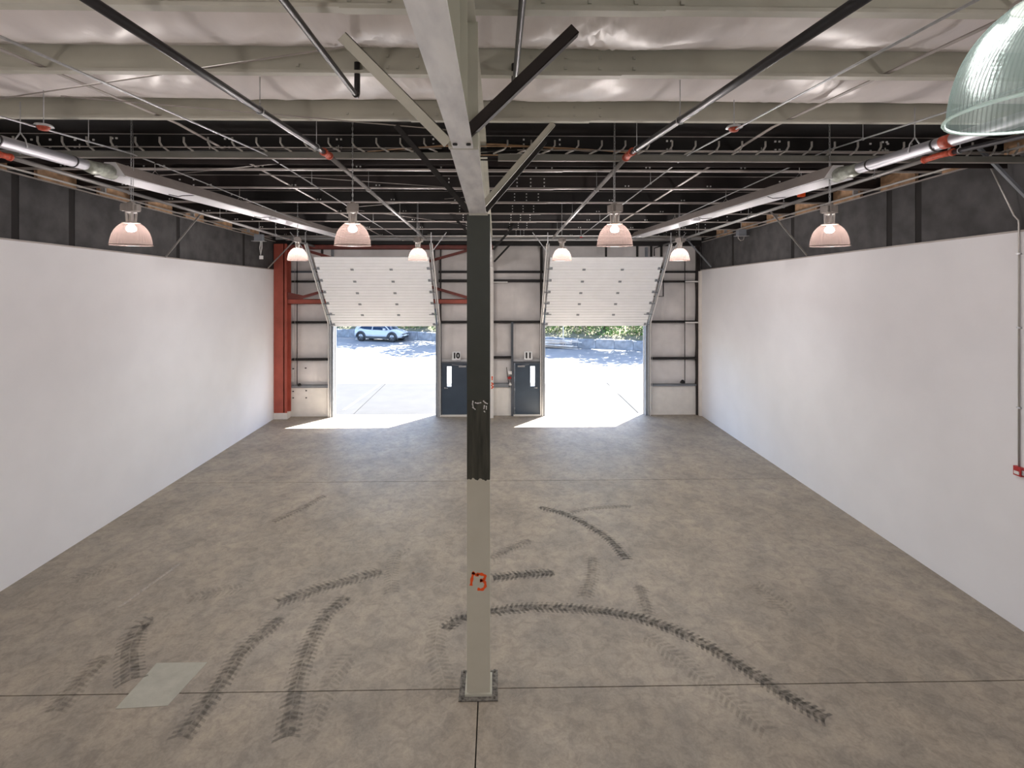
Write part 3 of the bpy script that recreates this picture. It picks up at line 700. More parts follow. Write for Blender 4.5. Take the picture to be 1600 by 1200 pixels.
# beyond the column: deep at the column and at the back wall, shallow in mid span
prof = [(7.0, 6.60), (9.5, 6.95), (16.5, 6.80), (20.95, 6.15)]
for (ya, za), (yb2, zb2) in zip(prof, prof[1:]):
    q.hexa([(FX-t, ya, za), (FX+t, ya, za), (FX+t, yb2, zb2), (FX-t, yb2, zb2), (FX-t, ya, zb(max(ya, YRG))), (FX+t, ya, zb(max(ya, YRG))), (FX+t, yb2, zb(yb2)), (FX-t, yb2, zb(yb2))])
q.build('web', 'olive_steel', raf)
q = MB()
for (ya, za), (yb2, zb2) in zip(prof, prof[1:]): q.bar((FX, ya, za), (FX, yb2, zb2), .2, .016)
q.build('lower_flange', 'beam_silver', raf)
for Y in (2.6, 3.3): MB().box((FX+t, Y, zl+.016), (FX+.07, Y+.012, zb(Y)-.02)).build('web_stiffener', 'olive_steel', raf)
q = MB(); q.bar((FX, YF, zb(YF)-.01), (FX, YRG, zb(YRG)-.01), .2, .016); q.bar((FX, YRG, zb(YRG)-.01), (FX, YB-.1, zb(YB)-.01), .2, .016); q.build('upper_flange', 'olive_light', raf)
def angle_brace(a, b, w_, m):
    a, b = Vector(a), Vector(b); q = MB(); q.bar(a, b, .008, w_, up=(0, 1, 0)) ; d = (b-a).normalized(); side = d.cross(Vector((0, 1, 0))).normalized()
    q = MB()
    # leg 1 in the plane facing the camera, leg 2 turned back
    h1 = side*w_
    q.hexa([a, b, b+Vector((0,.006,0)), a+Vector((0,.006,0)), a+h1, b+h1, b+h1+Vector((0,.006,0)), a+h1+Vector((0,.006,0))])
    y_ = Vector((0, w_, 0)); s_ = side*.006
    q.hexa([a, b, b+y_, a+y_, a+s_, b+s_, b+y_+s_, a+y_+s_])
    return q.build('flange_brace', m, raf)
YB1 = 3.95
angle_brace((FX-.08, 3.90, 6.76), (at(540, 50, 3.9)), .085, 'olive_light')
angle_brace((FX+.06, 3.90, 6.78), (at(905, 50, 3.9)), .085, 'dark_brown')
angle_brace((FX-.09, 6.90, 6.63), at(622, 193, 6.9), .075, 'dark_steel')
angle_brace((FX+.10, 6.90, 6.66), at(868, 195, 6.9), .075, 'olive_light')
angle_brace((FX+.12, 7.45, 6.66), at(855, 222, 7.45), .07, 'dark_steel')
for (yy2, qx, qy, tpx, tpy) in ((17.6, 772, 391, 832, 322), (19.8, 773, 410, 803, 378)):
    angle_brace(at(qx, qy, yy2), at(tpx, tpy, yy2), .07, 'dark_steel')
angle_brace(at(735, 365, 14.5), at(704, 330, 14.5), .07, 'dark_steel')
# second column at the back wall
c2 = empty('steel_column', (bx(768.5)+.02, YB-.3, 0), 'pale steel column against the back wall, half hidden behind the centre column, with sprayed 13', 'column')
xa, xb = bx(762), bx(771.2)
q = MB(); q.box((xa, YB-.42, 0), (xb, YB-.40, 6.20)); q.box((xa, YB-.12, 0), (xb, YB-.10, 6.9)); q.box(((xa+xb)/2-.006, YB-.40, 0), ((xa+xb)/2+.006, YB-.12, 6.9)); q.build('shaft', 'plinth_white', c2)
strokes(c2, [[(769, 588), (769, 594)], [(767.6, 598), (770.3, 600), (768.2, 602), (770.3, 605), (767.5, 607)]], 'spray_orange', .05, Y=YB-.425)

# ------------------------------------------------------------------ pendant lamps
def make_lamp(loc, label, shade='acrylic_pink', bulb='bulb_warm', n=72):
    r_ = empty('pendant_lamp', loc, label, 'lamp', 'high bay pendant lamps')
    prof = [(.268, .006), (.264, .06), (.253, .12), (.235, .18), (.208, .235), (.17, .285), (.13, .322), (.112, .335)]
    pp_ = catmull([Vector((a_, 0, b_)) for a_, b_ in prof], 4)
    MB().lathe([(v.x, v.z) for v in pp_], n, rib=.0016).build('shade', shade, r_, loc=(0,0,0))
    MB().tube([(.276*math.cos(2*PI*k/40), .276*math.sin(2*PI*k/40), .004) for k in range(40)], .006, 6, closed=True).build('rim', shade.replace('acrylic', 'rim'), r_, loc=(0,0,0))
    q = MB().lathe([(.0, .205), (.045, .212), (.068, .235), (.068, .268), (.045, .30), (.02, .335)], 16); q.build('bulb', bulb, r_, loc=(0,0,0))
    q = MB().lathe([(.118, .333), (.118, .345), (.075, .345)], 24)
    nk = q.build('shade_collar', 'lamp_grey', r_, loc=(0,0,0))
    q = MB()
    for k in range(4):
        a = PI/4+k*PI/2; q.bar((.052*math.cos(a), .052*math.sin(a), .342), (.062*math.cos(a), .062*math.sin(a), .50), .03, .03)
    q.lathe([(.036, .34), (.036, .48), (.07, .49), (.075, .515), (.06, .52)], 16); q.build('lamp_socket', 'lamp_grey', r_, loc=(0,0,0))
    q = MB(); q.box((-.10, -.08, .515), (.085, .08, .63)); 
    for k in range(7): q.box((-.10+.028*k, -.086, .525), (-.092+.028*k, .086, .622))
    q.box((-.135, -.05, .525), (-.10, .05, .61)); q.box((.085, -.05, .525), (.115, .05, .61)); q.lathe([(.06, .63), (.05, .65), (.02, .665)], 12, cap=True); q.build('ballast_housing', 'lamp_grey', r_, loc=(0,0,0))
    return r_
def chain(r_, top):
    top += PH
    q = MB(); z = .655; L_ = top-r_.location.z; k = 0
    while z < L_-.01:
        h = .05; c = z+h/2; pts = []
        for j in range(8):
            a = 2*PI*j/8; u = .010*math.cos(a); v = .030*math.sin(a)
            pts.append((u, 0, c+v) if k % 2 else (0, u, c+v))
        q.tube(pts, .004, 4, closed=True); z += .046; k += 1
    q.tube([(.03, 0, .64), (.035, 0, .64+(L_-.64)*.5), (.02, 0, L_)], .004, 5)
    q.build('hanging_chain', 'galvanised', r_, loc=(0,0,0))
ZL = 6.20
L1, L2 = 7.86, 14.35
lamps = [(205, L1, 'outer left lamp of the nearer row of glowing ribbed bay lamps'), (551, L1, 'inner left lamp of the nearer row, left of centre column'), (960.5, L1, 'inner right lamp of the nearer row, right of centre column'), (1296, L1, 'outer right lamp of the nearer row of glowing ribbed bay lamps'),
         (465, L2, 'small outer left lamp of the far row beside the red column'), (653, L2, 'small inner left lamp of the far row before the left overhead door'), (878, L2, 'small inner right lamp of the far row before the right overhead door'), (1062, L2, 'small outer right lamp of the far row at the right overhead door edge')]
proto = None
def lamp_light(x, y, z, col, k=1.0):
    l = bpy.data.lights.new('lamp_light', 'POINT'); l.energy = LAMP_W*k; l.color = col; l.shadow_soft_size = .09
    o = bpy.data.objects.new('lamp_light', l); COL.objects.link(o); o.location = (x, y, z); return o
WARM = (1, .985, .975)
for px, Y, lab in lamps:
    X = at(px, 380, Y).x; p_ = (X, Y, ZL)
    if proto is None: r_ = proto = make_lamp(p_, lab)
    else:
        r_ = copy_tree(proto); r_.location = p_; r_['label'] = lab; r_.rotation_euler[2] = random.uniform(0, 6)
for o in [o for o in COL.objects if o.name.startswith('pendant_lamp') and o.parent is None]:
    chain(o, zb(o.location.y)); lamp_light(o.location.x, o.location.y, ZL+.18, WARM, 2.3 if o.location.y > 10 else 1.0)
near = make_lamp((1.715, 1.52, 6.21), 'large clear ribbed pendant lamp close to the camera in the upper right corner', 'acrylic_green', 'bulb_cool', 200)
chain(near, zb(1.52)); lamp_light(1.715, 1.52, 6.21+.18, (.95, 1, .97), .30)
added_lamps = [(-5.6, 1.52, 'added unseen bay lamp, far left of the camera'), (-2.2, 1.52, 'added unseen bay lamp, just left of the camera'), (5.1, 1.52, 'added unseen bay lamp, far right of the camera'),
       (-5.6, -4.6, 'added unseen bay lamp behind the camera, far left'), (-2.2, -4.6, 'added unseen bay lamp behind the camera, inner left'), (1.8, -4.6, 'added unseen bay lamp behind the camera, inner right'), (5.1, -4.6, 'added unseen bay lamp behind the camera, far right')]
for X, Y, lab in added_lamps:  # unseen lamps, added to brighten the hall from beside and behind the camera
    r_ = copy_tree(proto); r_.location = (X, Y, ZL); r_['label'] = lab
    lamp_light(X, Y, ZL+.18, WARM, .85)

# ------------------------------------------------------------------ tube heaters
def heater(pxn, side):
    sg = -1 if side == 'left' else 1; X = -5.62 if side == 'left' else 5.10; Z = 7.25
    y0, y1, y2 = 1.2, 7.55, 18.6
    r_ = empty('tube_heater', (X, y1, Z), 'long radiant tube heater with silver flue pipe hung on the %s' % side, 'heater', 'radiant tube heaters')
    q = MB().tube([(X, y0, Z), (X, 7.15, Z)], .072, 20); q.build('flue_pipe', 'duct_metal', r_)
    for Y in (5.85, 6.9): MB().tube([(X, Y-.012, Z), (X, Y+.012, Z)], .078, 20).build('pipe_clamp', 'black_pipe', r_)
    MB().tube([(X, 5.62, Z), (X, 5.75, Z)], .0755, 20).build('red_band', 'orange_red', r_, label='rust red band round the pipe')
    # elbow and crumpled flex joint
    q = MB().tube([(X, 7.1, Z), (X, 7.25, Z-.01), (X, 7.35, Z+.01), (X, 7.5, Z), (X, 7.62, Z-.02)], [.078, .092, .082, .105, .09], 14); q.build('burner_cup', 'cup_green', r_)
    # hood: open-bottomed trapezoid shell with inner tubes
    w0, w1, h = .08, .22, .20
    sec = [(-w1, -.06), (-w0, h-.06), (w0, h-.06), (w1, -.06)]
    q = MB(); vs = []; 
    for Y in (y1, y2): vs += [(X+u, Y, Z+v) for u, v in sec]
    q.add(vs, [(0,1,5,4), (1,2,6,5), (2,3,7,6)]); q.build('reflector_hood', 'hood_outer', r_)
    q = MB(); vs = []; e = .006
    for Y in (y1, y2): vs += [(X+u*(1-.04), Y, Z+v-e) for u, v in sec]
    q.add(vs, [(0,1,5,4), (1,2,6,5), (2,3,7,6)])
    for s2 in (-1, 1): q.bar((X+s2*w1, y1, Z-.062), (X+s2*w1, y2, Z-.062), .02, .012)
    q.build('reflector_lining', 'hood_inner', r_)
    MB().tube([(X-.0, y1-.1, Z+.03), (X, y2-.1, Z+.03)], .040, 12).build('radiant_tube', 'duct_metal', r_)
    q = MB()
    for Y in (y1, y2): q.add([(X+u, Y, Z+v) for u, v in sec], [(0,1,2,3)])
    q.build('hood_end', 'hood_inner', r_)
    for Y in (8.53, 11.3, 14.56, 17.8):
        q = MB(); q.tube([(X, Y, zb(Y)), (X, Y, Z+.22)], .006, 5); q.tube([(X, Y, Z+.22), (X-.16, Y, Z+.02)], .005, 5); q.tube([(X, Y, Z+.22), (X+.16, Y, Z+.02)], .005, 5); q.build('chain_hanger', 'grey_conduit', r_)
    for Y in (9.2, 12.4): 
        MB().tube([(X-.2, Y, Z-.06), (X-.06, Y+.05, Z-.09), (X+.06, Y-.04, Z-.09), (X+.2, Y+.1, Z-.06)], .008, 5).build('tube_bracket', 'black_pipe', r_)
    MB().box((X-.09, 12.95, Z-.075), (X+.09, 13.1, Z-.02)).build('coupling_block', 'hood_inner', r_)
    # split ring hanger of the flue pipe
    Y = 6.15; q = MB(); q.tube([(X, Y, zb(Y)), (X, Y, Z+.17)], .006, 5)
    q.tube([(X, Y, Z+.17), (X-.06, Y, Z+.09), (X-.082, Y, Z), (X, Y, Z-.08), (X+.082, Y, Z), (X+.06, Y, Z+.09), (X, Y, Z+.17)], .008, 6); q.build('ring_hanger', 'galvanised', r_)
heater(0, 'left'); heater(0, 'right')

# ------------------------------------------------------------------ pipes and conduits that follow the roof
def roof_line(name, label, cat, group, xpx, ypx, Yk, r, m, ya, ye, kink=True, coup=None, hang=(), slope_near=None, n=10, hm='galvanised'):
    k = at(xpx, ypx, Yk); sn = SL if slope_near is None else slope_near
    a = Vector((k.x, ya, k.z-sn*(Yk-ya))); e = Vector((k.x, ye, k.z-SL*(ye-Yk)))
    o = empty(name, k, label, cat, group)
    MB().tube([a, k], r, n).build('pipe_length', m, o); MB().tube([k, e], r, n).build('pipe_length', 'pipe_grey' if m == 'black_pipe' else m, o)
    if coup:
        q = MB().tube([k+Vector((0, -coup, -sn*coup)), k, k+Vector((0, coup, -SL*coup))], r*1.3, 12)
        for t_ in (-1, 1): q.tube([k+Vector((0, t_*coup, -SL*coup)), k+Vector((0, t_*(coup+.03), -SL*coup))], r*1.6, 12)
        q.build('red_coupling', 'orange_red', o, label='rust red pipe coupling')
    else: MB().lathe([(r*1.2, -r), (r*1.2, r)], 8, tuple(k), cap=True).build('coupling', m, o)
    for Y in hang:
        z = k.z-(sn*(Yk-Y) if Y < Yk else SL*(Y-Yk)); q = MB()
        q.tube([(k.x, Y, zb(Y)+.02), (k.x, Y, z+r*2.2)], .005, 5)
        q.tube([(k.x+(r+.006)*math.sin(2*PI*j/10)*1.0, Y, z+(r+.006)*math.cos(2*PI*j/10)) for j in range(10)], .006, 5, closed=True)
        q.tube([(k.x, Y, z+r*2.2), (k.x, Y, z+r)], .008, 5); q.build('ring_hanger', hm, o)
        MB().tube([(k.x, Y-.6, z+(-SL*-.6 if Y > Yk else -SL*.6)), (k.x, Y-.56, z)], r*1.0, 6) if False else None
    return o
PG = 'black sprinkler pipes under the roof'
roof_line('sprinkler_pipe', 'thick dark sprinkler pipe with red coupling, inner left', 'pipe', PG, 510, 240, 7.35, .036, 'black_pipe', 1.0, 17.6, coup=.10, hang=(5.3, 6.95, 9.75, 12.9, 16.1), slope_near=.028)
roof_line('sprinkler_pipe', 'thick dark sprinkler pipe with red coupling, inner right', 'pipe', PG, 983, 241, 7.35, .036, 'black_pipe', 1.0, 17.6, coup=.16, hang=(5.3, 6.95, 9.75, 12.9, 16.1), slope_near=.070)
roof_line('sprinkler_pipe', 'thick dark sprinkler pipe with red coupling, along left wall', 'pipe', PG, 6, 243, 7.30, .034, 'black_pipe', 1.0, 19.5, coup=.07, hang=(9.75, 12.9, 16.1))
roof_line('sprinkler_pipe', 'thick dark sprinkler pipe with red coupling, along right wall', 'pipe', PG, 1466, 243, 7.30, .034, 'black_pipe', 1.0, 19.5, coup=.22, hang=(6.95, 8.55, 11.3, 12.9, 16.1))
CG = 'thin galvanised conduits under the roof'
roof_line('roof_conduit', 'thin bright conduit left of the inner left sprinkler pipe', 'conduit', CG, 412, 240, 7.75, .011, 'galvanised', 1.0, 19.0, hang=(9.75, 14.56))
roof_line('roof_conduit', 'thin bright conduit left of the left heater flue top, crossing to the corner', 'conduit', CG, 205, 240, 7.75, .011, 'galvanised', 1.0, 19.0, hang=(6.95,))
roof_line('roof_conduit', 'thin bright conduit right of the inner right sprinkler pipe', 'conduit', CG, 1078, 240, 7.75, .011, 'galvanised', 1.0, 19.0, hang=(9.75, 14.56))
roof_line('roof_conduit', 'thin bright conduit crossing above the right heater flue', 'conduit', CG, 1290, 236, 7.75, .011, 'galvanised', 1.0, 19.0, hang=(6.95,))
for i, (side, pxs) in enumerate((('left', (-30, -44)), ('right', (1540, 1552)))):
    for j, px in enumerate(pxs):
        X = (XL+.45+.06*j) if side == 'left' else (XR-.45-.06*j); Zt = zb(YRG)-.10-.0*j
        o = empty('roof_conduit', (X, 7.3, Zt), 'thin conduit of a pair running beside the top of the %s wall, %s one' % (side, ('outer', 'inner')[j]), 'conduit', CG)
        MB().tube([(X, 1, Zt-SL*6.3), (X, 7.3, Zt), (X, 19.6, Zt-SL*12.3)], .012, 8).build('conduit_run', 'grey_conduit', o)
        q = MB()
        for Y in (6.92, 8.53, 11.3, 14.56, 17.8): q.box((X-.02, Y-.02, zb(Y)-.1), (X+.02, Y+.02, zb(Y)+.01))
        q.build('strap_hangers', 'galvanised', o, kind='stuff')
# bridging bars through purlin webs
for (px, lab) in ((322, 'flat bridging bar threaded through the purlins on the left'), (1170, 'flat bridging bar threaded through the purlins on the right')):
    k = at(px, 238, 8.0); X = k.x
    o = empty('bridging_bar', (X, 7.3, 7.9), lab, 'bar', 'roof bridging bars')
    q = MB(); q.bar((X, 1, zb(1)+.05), (X, YRG, zb(YRG)+.05), .05, .012); q.bar((X, YRG, zb(YRG)+.05), (X, 20, zb(20)+.05), .05, .012); q.build('flat_bar', 'flange_grey', o)
# wind rods
for i, (a, b, lab) in enumerate(((at(-40, 160, 6.15), at(548, 64, 4.7), 'thin diagonal tie rod crossing the roof, upper left'), (at(95, 150, 6.0), at(700, 203, 7.3), 'thin diagonal tie rod running from left to the centre rafter'),
                              (at(235, 276, 9.9), at(520, 247, 9.0), 'thin tie rod in the dark bays, left'), (at(405, 272, 10.0), at(735, 295, 11.5), 'thin tie rod in the dark bays, left of the centre column'),
                              (at(560, 322, 14), at(735, 306, 12.6), 'thin far tie rod left of the centre column'), (at(540, 326, 14.2), at(735, 352, 17), 'farthest thin tie rod left of the centre column'))):
    a.z = min(a.z, zb(a.y)+.10); b.z = min(b.z, zb(b.y)+.10)
    o = MB().tube([a, b], .008, 6).build('tie_rod', 'flange_grey'); tag(o, lab, 'rod', 'roof tie rods')
# short branch pipes with elbows
for (px, py, lab) in ((556, 148, 'short black branch pipe ending in an elbow, left of the rafter'), (804, 134, 'short black branch pipe ending in an elbow, right of the rafter')):
    k = at(px, py, 5.1); o = empty('branch_pipe', k, lab, 'pipe', 'short branch pipes')
    MB().tube([(k.x, .8, k.z-.0), k], .026, 12).build('pipe_length', 'black_pipe', o)
    MB().tube([k+Vector((0, -.03, 0)), k+Vector((0, .02, 0)), k+Vector((0, .045, .03)), k+Vector((0, .05, .10)), (k.x, k.y+.05, zb(5.1)+.12)], .030, 12).build('elbow', 'black_pipe', o)

# cable trays with J hooks
def tray(x0, x1, Y, z, lab):
    o = empty('cable_tray', ((x0+x1)/2, Y, z), lab, 'cable tray', 'cable trays')
    q = MB(); q.box((x0, Y-.03, z-.055), (x1, Y-.024, z+.045)); q.box((x0, Y-.06, z-.06), (x1, Y, z-.052)); q.box((x0, Y-.045, z+.04), (x1, Y-.024, z+.046)); q.build('side_rail', 'tray_grey', o)
    MB().box((x0, Y-.068, z-.066), (x1, Y-.058, z-.050)).build('rail_lip', 'flange_grey', o)
    MB().box((x0, Y+.36, z-.055), (x1, Y+.366, z+.045)).build('side_rail', 'dark_brown', o)
    MB().box((x0, Y, z+.07), (x1, Y+.3, z+.075)).build('tray_lid', 'dark_steel', o) if False else None
    sp = .37; X = x0+.15; hk = None; sgn = 1
    while X < x1:
        sg = 1 if X < 0 else -1
        q = MB().tube([(0, .10, .30), (0, .10, .22), (sg*.05, .08, .15), (sg*.16, .0, .09), (sg*.22, -.03, .05)], .015, 6)
        if sg not in JH: JH[sg] = q.mesh('tray_hook', 'hook_grey')
        link_mesh('tray_hook', JH[sg], o, (X-(x0+x1)/2, 0, 0)); X += sp
    q = MB().tube([(x0, Y+.10, z+.03), (x1, Y+.10, z+.03)], .03, 8); q.tube([(x0, Y+.2, z+.06), (x1, Y+.2, z+.02)], .03, 8); q.tube([(x0, Y+.15, z+.12), (x1, Y+.17, z+.10)], .018, 6); q.build('tray_cables', 'cable_black', o, kind='stuff')
    q = MB(); q.tube([(x0+.3, Y+.04, z+.13), (x1-.3, Y+.04, z+.13)], .010, 6); q.build('tray_conduit', 'flange_grey', o)
    for X in ([x0+.2+k*2.0 for k in range(int((x1-x0)/2)+1)]):
        MB().bar((X, Y+.18, z), (X, Y+.18, zb(8.53)+.01), .012, .012).build('hanger_rod', 'grey_conduit', o)
JH = {}
tz = at(500, 243, 7.9).z
tray(XL+.35, -.55, 7.9, tz, 'galvanised cable tray with curved hooks, left of the centre column')
tray(.02, XR-.1, 7.9, tz-.02, 'galvanised cable tray with curved hooks, right of the centre column')
# cable bundle sagging between the two trays
o = empty('cable_bundle', (0, 8.05, tz+.1), 'black cable bundle fanned over the centre between the trays', 'cables')
for i in range(12):
    dz = random.uniform(-.05, .22); P = []
    for k in range(9):
        t = k/8; X = -2.2+4.4*t; P.append((X, 8.05+.02*i*math.sin(t*PI)-.1, tz+.05+dz*(math.sin(PI*t)**1.3)+.02*math.sin(9*t+i)))
    q = MB().tube(P, .009+.004*(i % 3), 5); q.build('cable', 'cable_black' if i % 5 else 'tan_board', o)

# horizontal pipes across by the back wall
for (x0, x1, py, Y, r, m, lab) in ((XL+.6, XR-.6, 369, 19.4, .035, 'grey_conduit', 'grey pipe running the full width just before the back wall, upper'), (XL+.9, XR-.9, 375.5, 19.9, .022, 'grey_conduit', 'thinner grey pipe running the width just before the back wall, lower')):
    z = at(776, py, Y).z; o = empty('cross_pipe', (0, Y, z), lab, 'pipe', 'cross pipes at the back')
    MB().tube([(x0, Y, z), (x1, Y, z)], r, 10).build('pipe_length', m, o)
    q = MB()
    for X in (-7.5, -5.2, -2.8, -.6, .9, 3.2, 5.4, 7.6): q.tube([(X, Y, z), (X, Y, zb(Y)+PH)], .008, 5)
    q.build('hanger_rods', 'galvanised', o, kind='stuff')

# wall struts
for (qx, qy, tpx, tpy, lab, m) in ((257, 402, 312, 336, 'slanted steel strut above the left wall behind the outer lamp', 'grey_conduit'), (418, 419, 460, 376, 'slanted steel strut above the far end of the left wall', 'grey_conduit'),
                                  (1262, 399, 1208, 335, 'slanted steel strut above the right wall left of the outer lamp', 'grey_conduit'), (1112, 417, 1082, 384, 'slanted steel strut above the far end of the right wall', 'jamb_steel'),
                                  (1607, 309, 1541, 243, 'slanted dark steel strut at the near end of the right wall', 'jamb_steel')):
    X = XL if qx < 776 else XR; r = (qx-CX)/F; s, c = math.sin(YAW), math.cos(YAW); Y = X*(c-r*s)/(s+r*c)
    a = at(qx, qy, Y); b_ = at(tpx, tpy, Y); a.x -= .02 if X > 0 else -.02
    b2 = a+(b_-a)*((zb(Y)-a.z)/(b_.z-a.z)); 
    o = MB().bar(a, b2, .045, .012 if m == 'grey_conduit' else .05, up=(0, 1, 0)).build('wall_strut', m); tag(o, lab, 'strut', 'struts above the side walls')

# fire alarm on right wall with its conduit
r = (1594-CX)/F; s, c = math.sin(YAW), math.cos(YAW); Yp = XR*(c-r*s)/(s+r*c)
def rw(px, py): 
    p_ = at(px, py, Yp); return Vector((XR, Yp, p_.z))
zA = rw(1590, 736).z; zT = rw(1592, 346).z
o = empty('fire_alarm_box', (XR, Yp, zA), 'small red fire alarm box on the right wall', 'fire alarm')
q = MB(); q.box((XR-.055, Yp-.06, zA-.075), (XR, Yp+.06, zA+.075)); q.build('alarm_body', 'red_plastic', o)
q = MB(); q.box((XR-.066, Yp-.04, zA-.05), (XR-.055, Yp+.04, zA+.0)); q.build('alarm_lens', 'white_paint', o)
MB().box((XR-.04, Yp-.13, zA-.045), (XR, Yp-.06, zA+.03)).build('side_box', 'galvanised', o)
cnd = empty('wall_conduit', (XR-.02, Yp, 4), 'thin conduit running down the right wall to the red alarm box', 'conduit')
tp = at(1537, 250, Yp+.2)
MB().tube([(XR-.02, Yp, zA+.07), (XR-.02, Yp, zT-.05), (XR-.025, Yp, zT+.02), (XR-.08, Yp+.02, zT+.1), (tp.x, tp.y, zb(tp.y)+.0)], .014, 8).build('conduit_run', 'grey_conduit', cnd)
for z in (3.6, 4.9, 6.1): MB().box((XR-.036, Yp-.03, z-.012), (XR, Yp+.03, z+.012)).build('conduit_strap', 'galvanised', cnd)

# junction boxes high on the side walls
def jbox(px, py, Y, lab, loop):
    k = at(px, py, Y); o = empty('junction_box', k, lab, 'junction box', 'grey junction boxes')
    MB().box((-.13, -.10, -.12), (.13, .10, .10)).build('box_body', 'jamb_steel', o, loc=(0,0,0)); MB().box((-.2, -.16, -.135), (.2, .12, -.12)).build('box_shelf', 'galvanised', o, loc=(0,0,0))
    MB().tube([(0, 0, .1), (0, 0, zb(Y)+PH-k.z)], .012, 6).build('drop_rod', 'galvanised', o, loc=(0,0,0))
    if loop == 'wire':
        q = MB().tube([(.05, 0, -.13), (.02, 0, -.35), (.05, 0, -.62), (.09, 0, -.35), (.09, 0, -.13)], .014, 6); q.box((.02, -.04, -.74), (.12, .04, -.62)); q.build('hanging_flex', 'white_paint', o, loc=(0,0,0))
    else:
        MB().tube([(-.1+.0, 0, -.14), (-.10, 0, -.2), (-.02, 0, -.28), (.08, 0, -.25), (.10, 0, -.16), (.1, 0, -.13)], .012, 6).build('cable_loop', 'grey_conduit', o, loc=(0,0,0))
jbox(405, 371, 17.6, 'grey junction box with white flex hanging, near the left back corner', 'wire')
jbox(1158, 363, 17.0, 'grey junction box with a cable loop below, near the right wall top', 'loop')
# orange / red devices
def device(name, px, py, Y, sz, m, lab, cat, m2='galvanised'):
    k = at(px, py, Y); o = empty(name, k, lab, cat)
    MB().lathe([(sz*.55, -sz*.5), (sz*.8, -sz*.1), (sz*.8, sz*.0)], 12, cap=True).build('device_body', m, o, loc=(0,0,0))
    MB().lathe([(sz*1.2, 0), (sz*1.0, sz*.3), (sz*.5, sz*.4)], 12, cap=True).build('device_cap', m2, o, loc=(0,0,0))
    MB().tube([(0, 0, sz*.38), (0, 0, zb(Y)+PH-k.z)], .006, 5).build('drop_rod', 'galvanised', o, loc=(0,0,0))
    return o
device('ceiling_detector', 68, 198, 6.2, .085, 'orange_red', 'orange and grey ceiling detector, upper left', 'detector')
device('ceiling_detector', 1147, 200, 6.3, .085, 'orange_red', 'orange and grey ceiling detector, right of the inner right pipe', 'detector')
device('ceiling_detector', 908, 370, 18.0, .07, 'red_plastic', 'tiny red ceiling detector before the right overhead door', 'detector')
k = at(1252, 303, 10.6); o = empty('orange_box', k, 'small bright orange electrical box on the right heater', 'electrical box')
MB().box((-.06, -.05, -.06), (.06, .05, .06)).build('box_body', 'spray_orange', o, loc=(0,0,0)); MB().tube([(-.09, 0, -.03), (-.10, 0, .0), (-.06, 0, .03)], .01, 6).build('toggle', 'white_paint', o, loc=(0,0,0))
MB().bar((0, 0, .05), (0, 0, zb(10.6)+PH-k.z), .015, .015).build('drop_rod', 'galvanised', o, loc=(0,0,0))

# small things on the back wall
def bwthing(name, lab, cat): return empty(name, (0, YB-.15, 0), lab, cat)
o = bwthing('wall_conduit', 'thin dark conduit on the back wall left of the left overhead door', 'conduit')
MB().tube([(bx(468.5), YB-.14, bz(398)), (bx(468.5), YB-.14, bz(598)), (bx(471), YB-.14, bz(599))], .016, 6).build('conduit_run', 'dark_steel', o)
MB().tube([(bx(465), YB-.12, bz(420)), (bx(465), YB-.12, bz(600))], .010, 6).build('cable', 'flange_grey', o)
MB().lathe([(.07, -.04), (.075, 0), (.04, .06)], 12, (bx(472.5), YB-.16, bz(599)), cap=True).build('outlet', 'black_plastic', o)
o = bwthing('wall_conduit', 'thin dark conduit on the back wall right of the right overhead door', 'conduit')
MB().tube([(bx(1070), YB-.14, bz(400)), (bx(1070), YB-.14, bz(597))], .016, 6).build('conduit_run', 'dark_steel', o)
q = MB(); q.lathe([(.11, -.03), (.10, .02), (.04, .10)], 12, (bx(1066), YB-.18, bz(597)), cap=True); q.build('outlet', 'black_plastic', o)
o = bwthing('wall_cable', 'thin white cable hanging beside the right overhead door', 'cable')
MB().tube([(bx(1018), YB-.16, bz(505)), (bx(1018), YB-.16, bz(640))], .010, 6).build('cable', 'white_paint', o)
o = bwthing('pipe_bracket', 'angular black pipe bracket right of the right overhead door', 'bracket')
MB().tube([(bx(1036), YB-.15, bz(428)), (bx(1036), YB-.15, bz(463)), (bx(1020), YB-.15, bz(463))], .022, 6).build('pipe', 'black_plastic', o)
MB().tube([(bx(1022), YB-.15, bz(400)), (bx(1022), YB-.15, bz(388)), (bx(1045), YB-.15, bz(380))], .022, 6).build('pipe', 'black_plastic', o)
o = bwthing('alarm_device', 'white and red wall device cluster left of door 11', 'alarm device')
MB().box((bx(793.8), YB-.18, bz(584)), (bx(799.3), YB-.13, bz(579))).build('white_unit', 'white_paint', o)
MB().lathe([(.05, -.05), (.09, 0), (.05, .05)], 12, (bx(795.8), YB-.18, bz(589)), cap=True).build('red_bell', 'red_plastic', o)
MB().lathe([(.06, -.05), (.05, 0), (.02, .06)], 12, (bx(796.8), YB-.18, bz(598.5)), cap=True).build('white_sensor', 'white_paint', o)
MB().tube([(bx(795.8), YB-.14, bz(604)), (bx(793), YB-.14, bz(588)), (bx(791.5), YB-.14, bz(573))], .014, 5).build('cable', 'black_plastic', o)

